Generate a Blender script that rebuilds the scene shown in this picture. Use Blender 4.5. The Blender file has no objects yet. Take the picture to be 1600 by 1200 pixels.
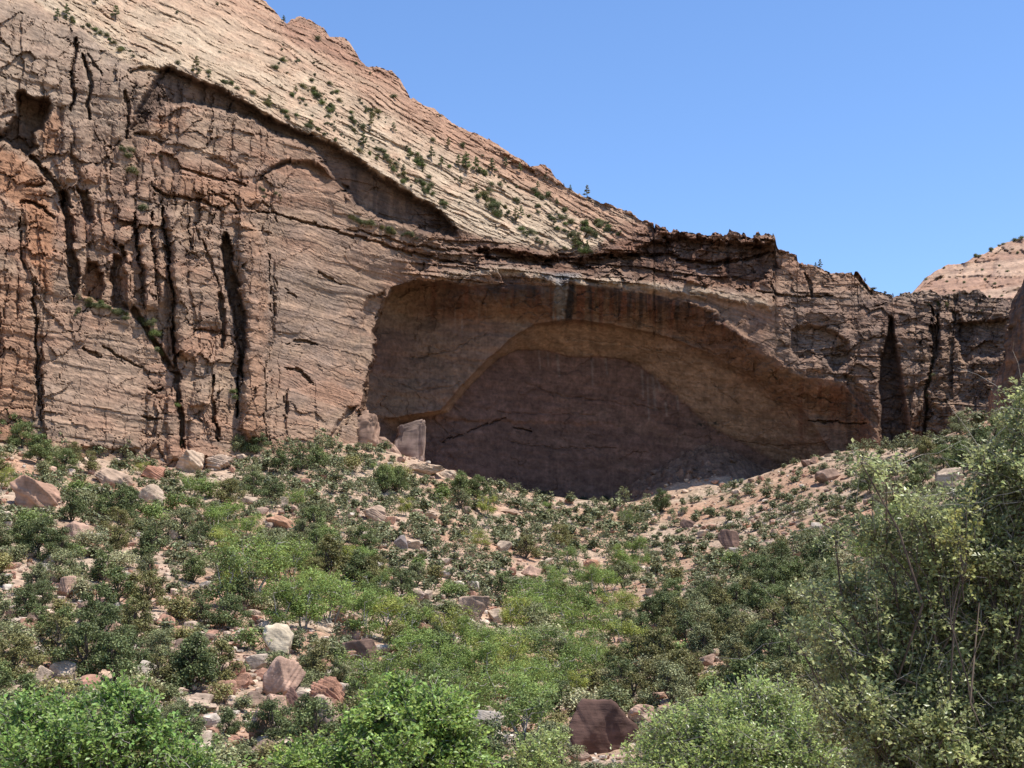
import bpy, bmesh, math, random
import numpy as np
from mathutils import Vector

SC = bpy.context.scene
COL = SC.collection
random.seed(7)

# ------------------------------------------------------------------ camera, light, exposure
F = 2200.0                     # focal length in pixels of a 1600 px wide frame
PITCH = math.atan(400.0 / F)
SUN = np.array([0.38, -0.105, 0.92]); SUN = SUN / np.linalg.norm(SUN)
SUN_STRENGTH, SKY_STRENGTH, EXPOSURE = 5.0, 0.125, 0.52

cam = bpy.data.cameras.new('camera')
cam.sensor_width = 36.0
cam.lens = 36.0 * F / 1600.0
cam.clip_start = 0.1
cam.clip_end = 6000.0
camo = bpy.data.objects.new('camera', cam)
camo.rotation_euler = (math.pi / 2 + PITCH, 0, 0)
COL.objects.link(camo)
SC.camera = camo

W = bpy.data.worlds.new('World')
SC.world = W
W.use_nodes = True
nt = W.node_tree
bg = nt.nodes['Background']
sky = nt.nodes.new('ShaderNodeTexSky')
sky.sky_type = 'NISHITA'
sky.sun_disc = False
sky.sun_elevation = math.asin(SUN[2])
sky.sun_rotation = math.atan2(SUN[0], SUN[1])
sky.altitude = 1300
sky.air_density = 1.0
sky.dust_density = 0.3
sky.ozone_density = 2.5
hsv = nt.nodes.new('ShaderNodeHueSaturation')
hsv.inputs['Saturation'].default_value = 1.12
hsv.inputs['Hue'].default_value = 0.504
hsv.inputs['Value'].default_value = 1.36
nt.links.new(sky.outputs[0], hsv.inputs['Color'])
nt.links.new(hsv.outputs[0], bg.inputs[0])
bg.inputs[1].default_value = SKY_STRENGTH

sl = bpy.data.lights.new('sun', 'SUN')
sl.energy = SUN_STRENGTH
sl.angle = math.radians(0.5)
sl.color = (1.0, 0.95, 0.87)
so = bpy.data.objects.new('sun', sl)
so.rotation_euler = Vector(SUN).to_track_quat('Z', 'Y').to_euler()
COL.objects.link(so)

SC.view_settings.view_transform = 'Standard'
SC.view_settings.look = 'None'
SC.view_settings.exposure = EXPOSURE
SC.view_settings.gamma = 1.0
SC.render.engine = 'CYCLES'
SC.cycles.max_bounces = 6
SC.cycles.diffuse_bounces = 4
SC.cycles.transparent_max_bounces = 4

# ------------------------------------------------------------------ numeric helpers
def unproject(px, py, D):
    cx = (px - 800.0) / F
    cy = (600.0 - py) / F
    dy = math.cos(PITCH) - cy * math.sin(PITCH)
    dz = math.sin(PITCH) + cy * math.cos(PITCH)
    return cx * D / dy, D + 0 * px, dz * D / dy

def project(x, y, z):
    c, s = math.cos(PITCH), math.sin(PITCH)
    d = y * c + z * s
    u = -y * s + z * c
    return 800 + F * x / d, 600 - F * u / d

def _hash(ix, iy, seed):
    h = (ix.astype(np.int64) * 374761393 + iy.astype(np.int64) * 668265263 + seed * 1442695041) & 0xFFFFFFFF
    h = ((h ^ (h >> 13)) * 1274126177) & 0xFFFFFFFF
    h = ((h ^ (h >> 16)) * 2246822519) & 0xFFFFFFFF
    return (h ^ (h >> 15)) & 0xFFFFFFFF

def perlin(x, y, seed=0):
    ix, iy = np.floor(x), np.floor(y)
    fx, fy = x - ix, y - iy
    ux = fx * fx * fx * (fx * (fx * 6 - 15) + 10)
    uy = fy * fy * fy * (fy * (fy * 6 - 15) + 10)
    def g(ox, oy):
        a = _hash(ix + ox, iy + oy, seed) * (2 * math.pi / 4294967296.0)
        return np.cos(a) * (fx - ox) + np.sin(a) * (fy - oy)
    a = g(0, 0); b = g(1, 0); c = g(0, 1); d = g(1, 1)
    return ((a + ux * (b - a)) * (1 - uy) + (c + ux * (d - c)) * uy) * 1.5

def fbm(x, y, octv=4, seed=0, gain=0.5, lac=2.03):
    r = np.zeros(np.broadcast(x, y).shape); a = 1.0; t = 0.0
    for k in range(octv):
        r += a * perlin(x, y, seed + 17 * k)
        t += a
        x = x * lac + 3.7; y = y * lac + 1.3; a *= gain
    return r / t

def facets(x, y, seed=0, tilt=1.0):
    """chunky broken-rock relief: jittered cells, each a tilted plane; also the distance to the second cell (joints)"""
    ix, iy = np.floor(x), np.floor(y)
    best = np.full(x.shape, 1e9); sec = np.full(x.shape, 1e9); val = np.zeros(x.shape)
    for ox in (-1, 0, 1):
        for oy in (-1, 0, 1):
            cx, cy = ix + ox, iy + oy
            h1 = _hash(cx, cy, seed) / 4294967296.0
            h2 = _hash(cx, cy, seed + 5) / 4294967296.0
            h3 = _hash(cx, cy, seed + 9) / 4294967296.0 - 0.5
            h4 = _hash(cx, cy, seed + 13) / 4294967296.0 - 0.5
            h5 = _hash(cx, cy, seed + 21) / 4294967296.0 - 0.5
            dx, dy = x - (cx + h1), y - (cy + h2)
            d = np.abs(dx) + np.abs(dy) * 0.9 + 0.15 * np.maximum(np.abs(dx), np.abs(dy))
            near = d < best
            sec = np.where(near, best, np.minimum(sec, d))
            val = np.where(near, h5 + tilt * 2 * (h3 * dx + h4 * dy), val)
            best = np.where(near, d, best)
    return val, sec - best

def sstep(a, b, x):
    t = np.clip((x - a) / (b - a), 0, 1)
    return t * t * (3 - 2 * t)

def seg_dist(px, py, pts, widths=None, fall=None):
    """distance to a polyline; with widths the distance is divided by the local width"""
    best = np.full(px.shape, 1e9)
    for i in range(len(pts) - 1):
        (x0, y0), (x1, y1) = pts[i], pts[i + 1]
        dx, dy = x1 - x0, y1 - y0
        t = np.clip(((px - x0) * dx + (py - y0) * dy) / (dx * dx + dy * dy + 1e-9), 0, 1)
        d = np.hypot(px - x0 - t * dx, py - y0 - t * dy)
        if widths is not None:
            d = d / (widths[i] + t * (widths[i + 1] - widths[i]))
        best = np.minimum(best, d)
    return best

def sdf(px, py, poly):
    """distance to a polygon's outline in pixels, positive inside"""
    d = seg_dist(px, py, list(poly) + [poly[0]])
    inside = np.zeros(px.shape, bool)
    n = len(poly)
    for i in range(n):
        (x0, y0), (x1, y1) = poly[i], poly[(i + 1) % n]
        if y0 == y1:
            continue
        c = ((y0 > py) != (y1 > py)) & (px < (x1 - x0) * (py - y0) / (y1 - y0) + x0)
        inside ^= c
    return np.where(inside, d, -d)

class TPS:
    def __init__(self, pts, vals, lam=1e-3, scale=400.0):
        self.s = scale
        P = np.array(pts, float) / scale; v = np.array(vals, float); n = len(P)
        self.P = P
        K = self._u(np.hypot(P[:, None, 0] - P[None, :, 0], P[:, None, 1] - P[None, :, 1])) + lam * np.eye(n)
        A = np.zeros((n + 3, n + 3)); A[:n, :n] = K
        A[:n, n] = 1; A[:n, n + 1:] = P; A[n:, :n] = A[:n, n:].T
        b = np.zeros(n + 3); b[:n] = v
        self.w = np.linalg.solve(A, b)
    @staticmethod
    def _u(r):
        return np.where(r > 1e-9, r * r * np.log(np.maximum(r, 1e-9)), 0.0)
    def __call__(self, x, y):
        x = x / self.s; y = y / self.s
        r = self.w[-3] + self.w[-2] * x + self.w[-1] * y
        for (a, b), w in zip(self.P, self.w[:-3]):
            r = r + w * self._u(np.hypot(x - a, y - b))
        return r

def mesh_np(name, V, faces, smooth=False, attrs=None):
    """faces: (n,3) or (n,4) int array or a list of such arrays"""
    me = bpy.data.meshes.new(name)
    if not isinstance(faces, (list, tuple)):
        faces = [faces]
    faces = [np.asarray(f, np.int32) for f in faces if len(f)]
    nv = len(V)
    me.vertices.add(nv)
    me.vertices.foreach_set('co', np.asarray(V, np.float32).ravel())
    tot = np.concatenate([np.full(len(f), f.shape[1], np.int32) for f in faces])
    loops = np.concatenate([f.ravel() for f in faces])
    start = np.concatenate([[0], np.cumsum(tot)[:-1]]).astype(np.int32)
    me.loops.add(len(loops)); me.loops.foreach_set('vertex_index', loops)
    me.polygons.add(len(tot)); me.polygons.foreach_set('loop_start', start)
    me.polygons.foreach_set('loop_total', tot)
    me.polygons.foreach_set('use_smooth', np.full(len(tot), smooth, bool))
    for an, (kind, data) in (attrs or {}).items():
        a = me.attributes.new(an, kind, 'POINT')
        if kind == 'FLOAT_COLOR':
            d4 = np.ones((nv, 4), np.float32); d4[:, :3] = data
            a.data.foreach_set('color', d4.ravel())
        elif kind == 'FLOAT_VECTOR':
            a.data.foreach_set('vector', np.asarray(data, np.float32).ravel())
        else:
            a.data.foreach_set('value', np.asarray(data, np.float32).ravel())
    me.update(calc_edges=True)
    me.validate()
    return me

def link(name, me, mat=None, parent=None, loc=None):
    o = bpy.data.objects.new(name, me)
    if mat is not None and me is not None and not me.materials:
        me.materials.append(mat)
    COL.objects.link(o)
    if parent is not None:
        o.parent = parent
    if loc is not None:
        o.location = loc
    return o

def tag(o, label, cat=None, group=None, kind=None):
    o['label'] = label
    if cat: o['category'] = cat
    if group: o['group'] = group
    if kind: o['kind'] = kind
    return o

def grid_faces(nr, nc):
    i = np.arange(nr - 1)[:, None] * nc + np.arange(nc - 1)[None, :]
    return np.stack([i, i + nc, i + nc + 1, i + 1], -1).reshape(-1, 4)

# ------------------------------------------------------------------ materials
def N(nt, t, **kw):
    n = nt.nodes.new(t)
    for k, v in kw.items():
        setattr(n, k, v)
    return n

def rock_material(name, bump=0.25, fine=1.0, attr='Col', flat_col=None, coarse=0.6):
    m = bpy.data.materials.new(name); m.use_nodes = True
    nt = m.node_tree; L = nt.links.new
    b = nt.nodes['Principled BSDF']
    b.inputs['Roughness'].default_value = 0.92
    b.inputs['Specular IOR Level'].default_value = 0.15
    tc = N(nt, 'ShaderNodeTexCoord')
    if flat_col is None:
        a = N(nt, 'ShaderNodeAttribute', attribute_name=attr); base = a.outputs['Color']
        bd = N(nt, 'ShaderNodeAttribute', attribute_name='bed'); bedv = bd.outputs['Vector']
    else:
        oi = N(nt, 'ShaderNodeObjectInfo'); base = oi.outputs['Color']
        mp = N(nt, 'ShaderNodeMapping'); mp.inputs['Rotation'].default_value = (0.3, 0.2, 0.4)
        mp.inputs['Scale'].default_value = (0.6, 0.6, 5.0)
        L(tc.outputs['Object'], mp.inputs[0]); bedv = mp.outputs[0]
    n1 = N(nt, 'ShaderNodeTexNoise'); n1.inputs['Scale'].default_value = coarse; n1.inputs['Detail'].default_value = 8; n1.inputs['Roughness'].default_value = 0.65
    L(tc.outputs['Object'], n1.inputs['Vector'])
    n2 = N(nt, 'ShaderNodeTexNoise'); n2.inputs['Scale'].default_value = 1.0; n2.inputs['Detail'].default_value = 6; n2.inputs['Roughness'].default_value = 0.6
    L(bedv, n2.inputs['Vector'])
    r1 = N(nt, 'ShaderNodeMapRange'); r1.inputs[1].default_value = 0.3; r1.inputs[2].default_value = 0.7
    r1.inputs[3].default_value = 1 - 0.30 * fine; r1.inputs[4].default_value = 1 + 0.28 * fine
    L(n1.outputs['Fac'], r1.inputs[0])
    r2 = N(nt, 'ShaderNodeMapRange'); r2.inputs[1].default_value = 0.32; r2.inputs[2].default_value = 0.68
    r2.inputs[3].default_value = 1 - 0.26 * fine; r2.inputs[4].default_value = 1 + 0.22 * fine
    L(n2.outputs['Fac'], r2.inputs[0])
    mu = N(nt, 'ShaderNodeMath', operation='MULTIPLY'); L(r1.outputs[0], mu.inputs[0]); L(r2.outputs[0], mu.inputs[1])
    vm = N(nt, 'ShaderNodeVectorMath', operation='SCALE'); L(base, vm.inputs[0]); L(mu.outputs[0], vm.inputs['Scale'])
    L(vm.outputs[0], b.inputs['Base Color'])
    ad = N(nt, 'ShaderNodeMath', operation='ADD'); L(n1.outputs['Fac'], ad.inputs[0]); L(n2.outputs['Fac'], ad.inputs[1])
    bp = N(nt, 'ShaderNodeBump'); bp.inputs['Strength'].default_value = 1.0; bp.inputs['Distance'].default_value = bump
    L(ad.outputs[0], bp.inputs['Height']); L(bp.outputs[0], b.inputs['Normal'])
    return m

def leaf_material(name, col, trans=0.25, var=0.5, rough=0.5, spec=0.25, objcol=False, clump=3.0):
    m = bpy.data.materials.new(name); m.use_nodes = True
    nt = m.node_tree; L = nt.links.new
    b = nt.nodes['Principled BSDF']; out = nt.nodes['Material Output']
    b.inputs['Roughness'].default_value = rough
    b.inputs['Specular IOR Level'].default_value = spec
    g = N(nt, 'ShaderNodeNewGeometry')
    if objcol:
        oi = N(nt, 'ShaderNodeObjectInfo'); base = oi.outputs['Color']
    else:
        rgb = N(nt, 'ShaderNodeRGB'); rgb.outputs[0].default_value = (*col, 1); base = rgb.outputs[0]
    r = N(nt, 'ShaderNodeMapRange'); r.inputs[3].default_value = 1 - var; r.inputs[4].default_value = 1 + var
    L(g.outputs['Random Per Island'], r.inputs[0])
    hs = N(nt, 'ShaderNodeHueSaturation')
    wn = N(nt, 'ShaderNodeTexWhiteNoise', noise_dimensions='1D')
    L(g.outputs['Random Per Island'], wn.inputs['W'])
    hr = N(nt, 'ShaderNodeMapRange'); hr.inputs[3].default_value = 0.475; hr.inputs[4].default_value = 0.52
    L(wn.outputs['Value'], hr.inputs[0]); L(hr.outputs[0], hs.inputs['Hue'])
    tcn = N(nt, 'ShaderNodeTexCoord'); cn = N(nt, 'ShaderNodeTexNoise'); cn.inputs['Scale'].default_value = clump; cn.inputs['Detail'].default_value = 3
    L(tcn.outputs['Object'], cn.inputs['Vector'])
    cm = N(nt, 'ShaderNodeMapRange'); cm.inputs[1].default_value = 0.32; cm.inputs[2].default_value = 0.68; cm.inputs[3].default_value = 0.62; cm.inputs[4].default_value = 1.32
    L(cn.outputs['Fac'], cm.inputs[0])
    vmu = N(nt, 'ShaderNodeMath', operation='MULTIPLY'); L(r.outputs[0], vmu.inputs[0]); L(cm.outputs[0], vmu.inputs[1])
    L(vmu.outputs[0], hs.inputs['Value']); L(base, hs.inputs['Color'])
    L(hs.outputs[0], b.inputs['Base Color'])
    t = N(nt, 'ShaderNodeBsdfTranslucent'); L(hs.outputs[0], t.inputs[0])
    mx = N(nt, 'ShaderNodeMixShader'); mx.inputs[0].default_value = trans
    L(b.outputs[0], mx.inputs[1]); L(t.outputs[0], mx.inputs[2]); L(mx.outputs[0], out.inputs[0])
    return m

def plain_material(name, col, rough=0.9):
    m = bpy.data.materials.new(name); m.use_nodes = True
    nt = m.node_tree; b = nt.nodes['Principled BSDF']
    b.inputs['Roughness'].default_value = rough
    b.inputs['Specular IOR Level'].default_value = 0.2
    tc = N(nt, 'ShaderNodeTexCoord')
    n1 = N(nt, 'ShaderNodeTexNoise'); n1.inputs['Scale'].default_value = 9.0; n1.inputs['Detail'].default_value = 5
    nt.links.new(tc.outputs['Object'], n1.inputs['Vector'])
    cr = N(nt, 'ShaderNodeValToRGB')
    cr.color_ramp.elements[0].color = (*[c * 0.55 for c in col], 1); cr.color_ramp.elements[0].position = 0.3
    cr.color_ramp.elements[1].color = (*[c * 1.4 for c in col], 1); cr.color_ramp.elements[1].position = 0.7
    nt.links.new(n1.outputs['Fac'], cr.inputs[0]); nt.links.new(cr.outputs[0], b.inputs['Base Color'])
    return m

M_CLIFF = rock_material('sandstone cliff', bump=0.38, coarse=1.1, fine=1.15)
M_ROCK = rock_material('boulder sandstone', bump=0.14, flat_col=True, coarse=1.8, fine=1.7)
M_LEAF = leaf_material('evergreen foliage', (0.07, 0.09, 0.045), objcol=True, trans=0.2, var=0.55)
M_BROAD = leaf_material('broad leaves', (0.09, 0.14, 0.04), objcol=True, trans=0.3, var=0.45)
M_BARK = plain_material('bark', (0.10, 0.075, 0.055))
M_PALEBARK = plain_material('pale bark', (0.30, 0.27, 0.23))
# ------------------------------------------------------------------ the cliff
SKYLINE = [(-700, -520), (-300, -300), (0, -230), (200, -110), (330, -50), (400, -8), (415, 0), (425, 10), (440, 30), (448, 36), (455, 28), (470, 26), (490, 34), (505, 44), (515, 57),
    (530, 58), (545, 66), (555, 80), (562, 92), (572, 104), (590, 105), (612, 111), (625, 124), (630, 133), (640, 150), (660, 163), (690, 178),
    (720, 200), (750, 212), (775, 225), (800, 240), (830, 260), (845, 257), (860, 264), (868, 275), (885, 292), (910, 305), (935, 315),
    (960, 322), (985, 330), (1000, 342), (1020, 350), (1040, 357), (1065, 363), (1100, 364), (1135, 364), (1140, 355), (1149, 360),
    (1165, 367), (1200, 366), (1210, 370), (1216, 385), (1235, 396), (1250, 405), (1262, 413), (1285, 418), (1300, 427), (1325, 427),
    (1340, 425), (1350, 440), (1370, 455), (1395, 460), (1420, 459), (1440, 457), (1455, 452), (1475, 462), (1500, 457), (1525, 452), (1545, 466), (1580, 470), (1620, 465),
    (1800, 440), (2100, 420)]
BOTTOM = [(-700, 760), (0, 735), (60, 740), (200, 750), (300, 755), (400, 745), (560, 735), (640, 755), (740, 795), (860, 815), (1050, 800),
    (1200, 775), (1330, 740), (1450, 720), (1560, 700), (1700, 700), (2100, 700)]
D_PTS = [
    (0, 690, 250), (-400, 700, 205), (0, 400, 255), (0, 200, 259), (0, 0, 266), (-400, 0, 225), (-400, 300, 213), (-400, -300, 245), (0, -200, 300), (100, 680, 257), (100, 400, 262),
    (100, 200, 267), (100, 50, 274), (100, -100, 300), (200, 700, 264), (200, 400, 269.5), (200, 210, 274), (235, 112, 280), (200, 0, 300), (300, 710, 272),
    (300, 400, 278), (300, 250, 281.5), (300, 175, 284), (300, 120, 284.5), (300, 0, 318), (400, 690, 282), (400, 400, 290), (400, 300, 292), (400, 195, 294.5), (400, 165, 294), (415, 100, 312),
    (415, 0, 345), (500, 690, 293), (500, 400, 302), (500, 330, 304), (500, 240, 305), (500, 213, 304), (500, 130, 323), (500, 45, 345), (560, 690, 303), (560, 450, 311),
    (600, 385, 313.5), (600, 365, 315), (600, 280, 313.5), (600, 110, 346), (700, 420, 320), (700, 375, 321), (700, 340, 322), (700, 180, 350), (650, 437, 319.5), (800, 440, 325),
    (900, 440, 328), (1000, 446, 329), (1180, 465, 328), (1300, 500, 325), (1370, 560, 323), (1400, 480, 326), (1450, 490, 325), (1560, 490, 317),
    (800, 385, 328), (760, 372, 325.5), (800, 330, 338), (800, 240, 354), (900, 405, 332), (900, 360, 339), (900, 300, 351), (1000, 385, 333), (1000, 345, 340), (1100, 365, 332.5),
    (1210, 370, 331.5), (1216, 400, 331), (1300, 430, 330), (1380, 460, 330), (1200, 735, 321), (1330, 690, 318), (1450, 680, 316), (1540, 640, 311), (1620, 620, 304),
    (2000, 600, 280), (2000, 430, 300), (1550, 460, 322), (560, 800, 298), (900, 800, 318), (300, 800, 266), (1300, 800, 312)]

ALCOVE = [(655, 436), (610, 450), (596, 474), (588, 500), (580, 522), (586, 535), (580, 560), (572, 578), (568, 600), (565, 640), (562, 700), (600, 830), (1290, 830), (1386, 735),
    (1380, 690), (1372, 655), (1345, 612), (1322, 598), (1300, 592), (1262, 588), (1232, 572), (1196, 548), (1160, 524), (1120, 492), (1075, 472), (1000, 456),
    (940, 447), (895, 444), (845, 448), (800, 445), (735, 446), (690, 440)]
INNER = [(600, 654), (640, 648), (688, 642), (722, 602), (760, 563), (800, 528), (835, 506), (880, 500), (905, 500), (960, 508), (1030, 522), (1110, 552), (1190, 592), (1250, 635), (1290, 690),
    (1330, 760), (1290, 830), (585, 830), (582, 700)]
BACK = [(625, 662), (655, 654), (700, 645), (732, 605), (782, 557), (812, 547), (850, 548), (900, 560), (960, 559), (1002, 575), (1042, 607), (1078, 642), (1112, 670), (1180, 705), (1240, 740), (1240, 830), (604, 830), (604, 700)]
UPBAND = [(200, 208), (207, 180), (224, 150), (240, 114), (263, 104), (300, 116), (340, 134), (380, 153), (420, 179), (460, 197), (500, 214), (530, 229), (560, 249),
    (600, 276), (640, 298), (680, 323), (702, 339), (718, 357), (714, 373), (690, 371), (650, 361), (620, 352), (585, 340), (556, 326), (535, 300), (515, 270),
    (500, 250), (488, 236), (460, 223), (430, 213), (400, 194), (370, 181), (330, 172), (290, 164), (260, 168), (236, 184), (214, 205)]
SUBARCH = [(398, 286), (410, 268), (432, 252), (460, 247), (492, 248), (512, 262), (548, 296), (540, 318), (520, 300), (498, 284), (478, 266), (450, 262), (424, 270), (408, 284)]
LEFTCAVE = [(-60, 225), (0, 207), (12, 194), (26, 178), (22, 150), (30, 139), (42, 141), (50, 148), (76, 150), (84, 162), (80, 180), (70, 200), (57, 209), (62, 230), (50, 240), (40, 246),
    (20, 236), (6, 224), (-60, 240)]
CRESTBAND = [(985, 392), (1000, 380), (1030, 373), (1065, 371), (1100, 373), (1142, 372), (1205, 377), (1212, 394), (1226, 414), (1200, 428), (1184, 442), (1172, 455), (1120, 449), (1096, 440),
    (1050, 441), (1000, 437), (940, 425), (880, 412), (845, 420), (790, 410), (748, 404), (748, 388), (800, 391), (850, 398), (892, 405), (935, 400)]
SLIT = [(348, 363), (353, 362), (368, 388), (364, 410), (369, 430), (376, 455), (384, 485), (388, 540), (381, 560), (375, 600), (372, 655), (366, 655), (369, 600), (370, 548),
    (365, 500), (359, 470), (352, 450), (346, 412), (346, 380)]
CHIMNEY = [(1388, 492), (1396, 494), (1399, 520), (1402, 545), (1410, 585), (1418, 640), (1426, 720), (1372, 720), (1374, 640), (1370, 600), (1374, 560), (1384, 520)]

def nonuniform(a, b, fine0, fine1, sf, sc):
    return np.concatenate([np.arange(a, fine0, sc), np.arange(fine0, fine1, sf), np.arange(fine1, b + sc, sc)])

PXC = nonuniform(-560, 2050, -24, 1626, 1.75, 14.0)
NT = 440
tops = np.interp(PXC, *zip(*SKYLINE)); bots = np.interp(PXC, *zip(*BOTTOM))
tops = tops + 3.0 * fbm(PXC / 23, PXC * 0 + 3.3, 3, 91) + 1.6 * fbm(PXC / 6, PXC * 0 + 9.3, 3, 92)
jag_ = facets(PXC / 15, PXC * 0 + 0.5, 811)[0] * 6 + facets(PXC / 6, PXC * 0 + 0.5, 812)[0] * 2.5
tops = tops + jag_ * sstep(930, 1010, PXC) * (1 - 0.4 * sstep(1230, 1300, PXC)) + 0.35 * jag_ * sstep(1000, 930, PXC)
tt = np.linspace(0, 1, NT)[:, None]
PX = np.repeat(PXC[None, :], NT, 0)
PY = tops[None, :] + tt * (bots - tops)[None, :]

# irregular edges: every outline is followed through a jittered copy of the coordinates
g1_, _ = facets(PX / 26 + 0.2 * PY / 26, PY / 20, 801); g2_, _ = facets(PX / 26 + 0.2 * PY / 26, PY / 20, 802)
g3_, _ = facets(PX / 10, PY / 8, 803); g4_, _ = facets(PX / 10, PY / 8, 804)
JX = PX + 3.5 * fbm(PX / 42, PY / 42, 3, 1) + 1.2 * fbm(PX / 8, PY / 8, 3, 2) + 3.6 * g1_ + 1.8 * g3_
JY = PY + 3.0 * fbm(PX / 42, PY / 42, 3, 3) + 1.2 * fbm(PX / 8, PY / 8, 3, 4) + 3.2 * g2_ + 1.6 * g4_

SX = PX + 3.0 * fbm(PX / 42, PY / 42, 4, 1) + 1.2 * g3_; SY = PY + 2.5 * fbm(PX / 42, PY / 42, 4, 3) + 1.0 * g4_

base = TPS([p[:2] for p in D_PTS], [p[2] for p in D_PTS], lam=2e-3)(PX, PY)

# region weights
s_al = sdf(JX, JY, ALCOVE)
s_up = sdf(JX, JY, UPBAND)
al = sstep(-2, 3, s_al)
RIM = [(-700, -140), (-100, -30), (60, 10), (130, 45), (190, 92), (235, 112), (265, 104), (300, 116), (340, 134), (380, 153), (420, 179), (460, 197), (500, 214), (530, 229), (560, 249), (600, 276),
    (640, 298), (680, 323), (718, 357), (760, 371), (800, 380), (850, 388), (900, 392), (950, 385), (1000, 362), (1030, 352), (1100, 355), (2100, 300)]
rim = np.interp(PX, *zip(*RIM))
slope_w = sstep(10, -6, JY - rim)              # 1 on the slickrock slope above the rim
right_w = sstep(1190, 1260, JX) * (1 - al)     # the broken wall right of the arch
left_w = (1 - slope_w) * sstep(470, 380, JX)

# bedding: directions differ between the sets of beds
def beds(angle, sx, q_scale, seed, warp=7):
    ca, sa = math.cos(angle), math.sin(angle)
    a = PX * ca + PY * sa; q = -PX * sa + PY * ca
    q = q + warp * fbm(PX / 130, PY / 90, 3, seed) + 1.6 * fbm(PX / 30, PY / 20, 3, seed + 2)
    return a, q

def layers(a, q, scales, amps, seed):
    r = np.zeros(a.shape)
    for k, (s, am) in enumerate(zip(scales, amps)):
        p = perlin(q / s, a / (s * 16) + 0.37 * k, seed + 31 * k)
        edge = 0.10
        p2 = sstep(-edge, edge, p + 0.10 * perlin(q / s * 2.1, a / (s * 5), seed + 77 + k)) - 0.5 + 0.8 * p
        r += am * p2 * (0.35 + 0.65 * sstep(-0.45, 0.35, fbm(a / (s * 9), q / (s * 5), 2, seed + 50 + k)))
    return r

def saw(a, q, sc, amp, seed, die=9.0):
    w = q / sc + 0.7 * perlin(q / (sc * 2.7), a / (sc * 40), seed) + 0.35 * fbm(a / (sc * 14), q / (sc * 3.2), 3, seed + 3)
    k = np.floor(w); f = w - k
    h = _hash(k, k * 0 + 7, seed + 4) / 4294967296.0
    on = sstep(-0.35, 0.25, perlin(a / (sc * die) + h * 50, k * 3.7, seed + 6))
    return -amp * (f - 0.5) * (0.25 + 1.1 * h * h + 0.2) * on

ang_slope = 0.40 + 0.18 * sstep(560, 250, PX) - 0.18 * sstep(700, 950, PX) + 0.25 * sstep(200, 60, PX)
ca, sa = np.cos(ang_slope), np.sin(ang_slope)
q_s = PY * np.cos(0.47) - PX * np.sin(0.47) + 10 * fbm(PX / 150, PY / 110, 3, 12) + 2 * fbm(PX / 25, PY / 18, 3, 13)
a_s = PX * np.cos(0.47) + PY * np.sin(0.47)
a_l, q_l = beds(0.17, 0, 0, 21, 9)
a_m, q_m = beds(0.30, 0, 0, 31, 14)
a_r, q_r = beds(0.06, 0, 0, 41, 8)

st_slope = layers(a_s, q_s, (40, 16, 7), (0.9, 0.65, 0.4), 100) + saw(a_s, q_s, 23, 0.5, 110, 5) + saw(a_s, q_s, 9.5, 0.5, 120, 4) + saw(a_s, q_s + 0.12 * a_s, 4.6, 0.62, 130, 5) + saw(a_s, q_s - 0.10 * a_s, 8, 0.65, 140, 4)
a_d, q_d = beds(0.42, 0, 0, 24, 10)
dip = sstep(-0.25, 0.25, fbm(PX / 120, PY / 70, 2, 25) + 0.5 * sstep(320, 120, PY) - 0.25)
st_left = layers(a_l, q_l, (34, 13), (0.28, 0.16), 200) + (1 - dip) * (saw(a_l, q_l, 25, 0.30, 210, 4) + saw(a_l, q_l, 7, 0.13, 220, 5)) + dip * (saw(a_d, q_d, 17, 0.32, 230, 6) + saw(a_d, q_d, 6, 0.17, 240, 6))
st_mid = layers(a_m, q_m, (40, 15), (0.3, 0.15), 300) + saw(a_m, q_m, 34, 0.38, 310, 7) + saw(a_m, q_m, 10, 0.15, 320, 7) + saw(a_d, q_d, 5, 0.16, 330, 8)
st_right = layers(a_r, q_r, (22, 9), (0.4, 0.2), 400) + saw(a_r, q_r, 19, 0.6, 410, 3) + saw(a_r, q_r, 6.5, 0.25, 420, 4)

D = base.copy()
mid_w = np.clip(1 - slope_w - left_w - right_w, 0, 1)
rough_patch = sstep(-0.15, 0.35, fbm(PX / 90, PY / 70, 3, 55))
D += (1 - al) * (slope_w * st_slope + left_w * st_left + mid_w * st_mid + right_w * st_right) + al * 0.22 * st_mid

# broken blocks
fw, fj = facets(JX / 46 + 0.4 * JY / 46, JY / 30 - 0.12 * JX / 46, 5)
fw2, fj2 = facets(JX / 17, JY / 12, 6)
fw3, fj3 = facets(JX / 8, JY / 6.5, 8)
calm = sstep(0, 60, sdf(JX, JY, [(60, 500), (260, 490), (262, 690), (60, 700)]))        # the smoother lower wall
calm2 = sstep(0, 50, sdf(JX, JY, [(300, 330), (420, 350), (560, 400), (560, 600), (430, 670), (320, 500)]))
blk = (1 - slope_w) * (1 - al) * (1 - 0.75 * calm) * (1 - 0.6 * calm2)
D += blk * (left_w * (1.0 * fw + 0.14 * fw2 + 0.05 * fw3) + mid_w * (0.6 * fw + 0.10 * fw2 + 0.05 * fw3) * (0.45 + 0.8 * rough_patch) + right_w * (1.15 * fw + 0.75 * fw2 + 0.22 * fw3))
D += blk * (left_w * 1.3 + right_w * 0.9 + 0.3 * mid_w) * np.exp(-(fj / 0.035) ** 2) * (0.2 + 0.8 * rough_patch)
knobs = sstep(760, 960, PX) * sstep(70, 20, np.abs(JY - rim - 0))     # blocky ground along the arch's upper edge
D += slope_w * ((0.36 + 0.8 * sstep(700, 880, PX)) * fw2 + (0.12 + 0.25 * sstep(720, 900, PX)) * fw3) * (0.3 + 0.7 * rough_patch) + knobs * (1 - al) * (1.0 * fw + 0.5 * fw2)

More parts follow.
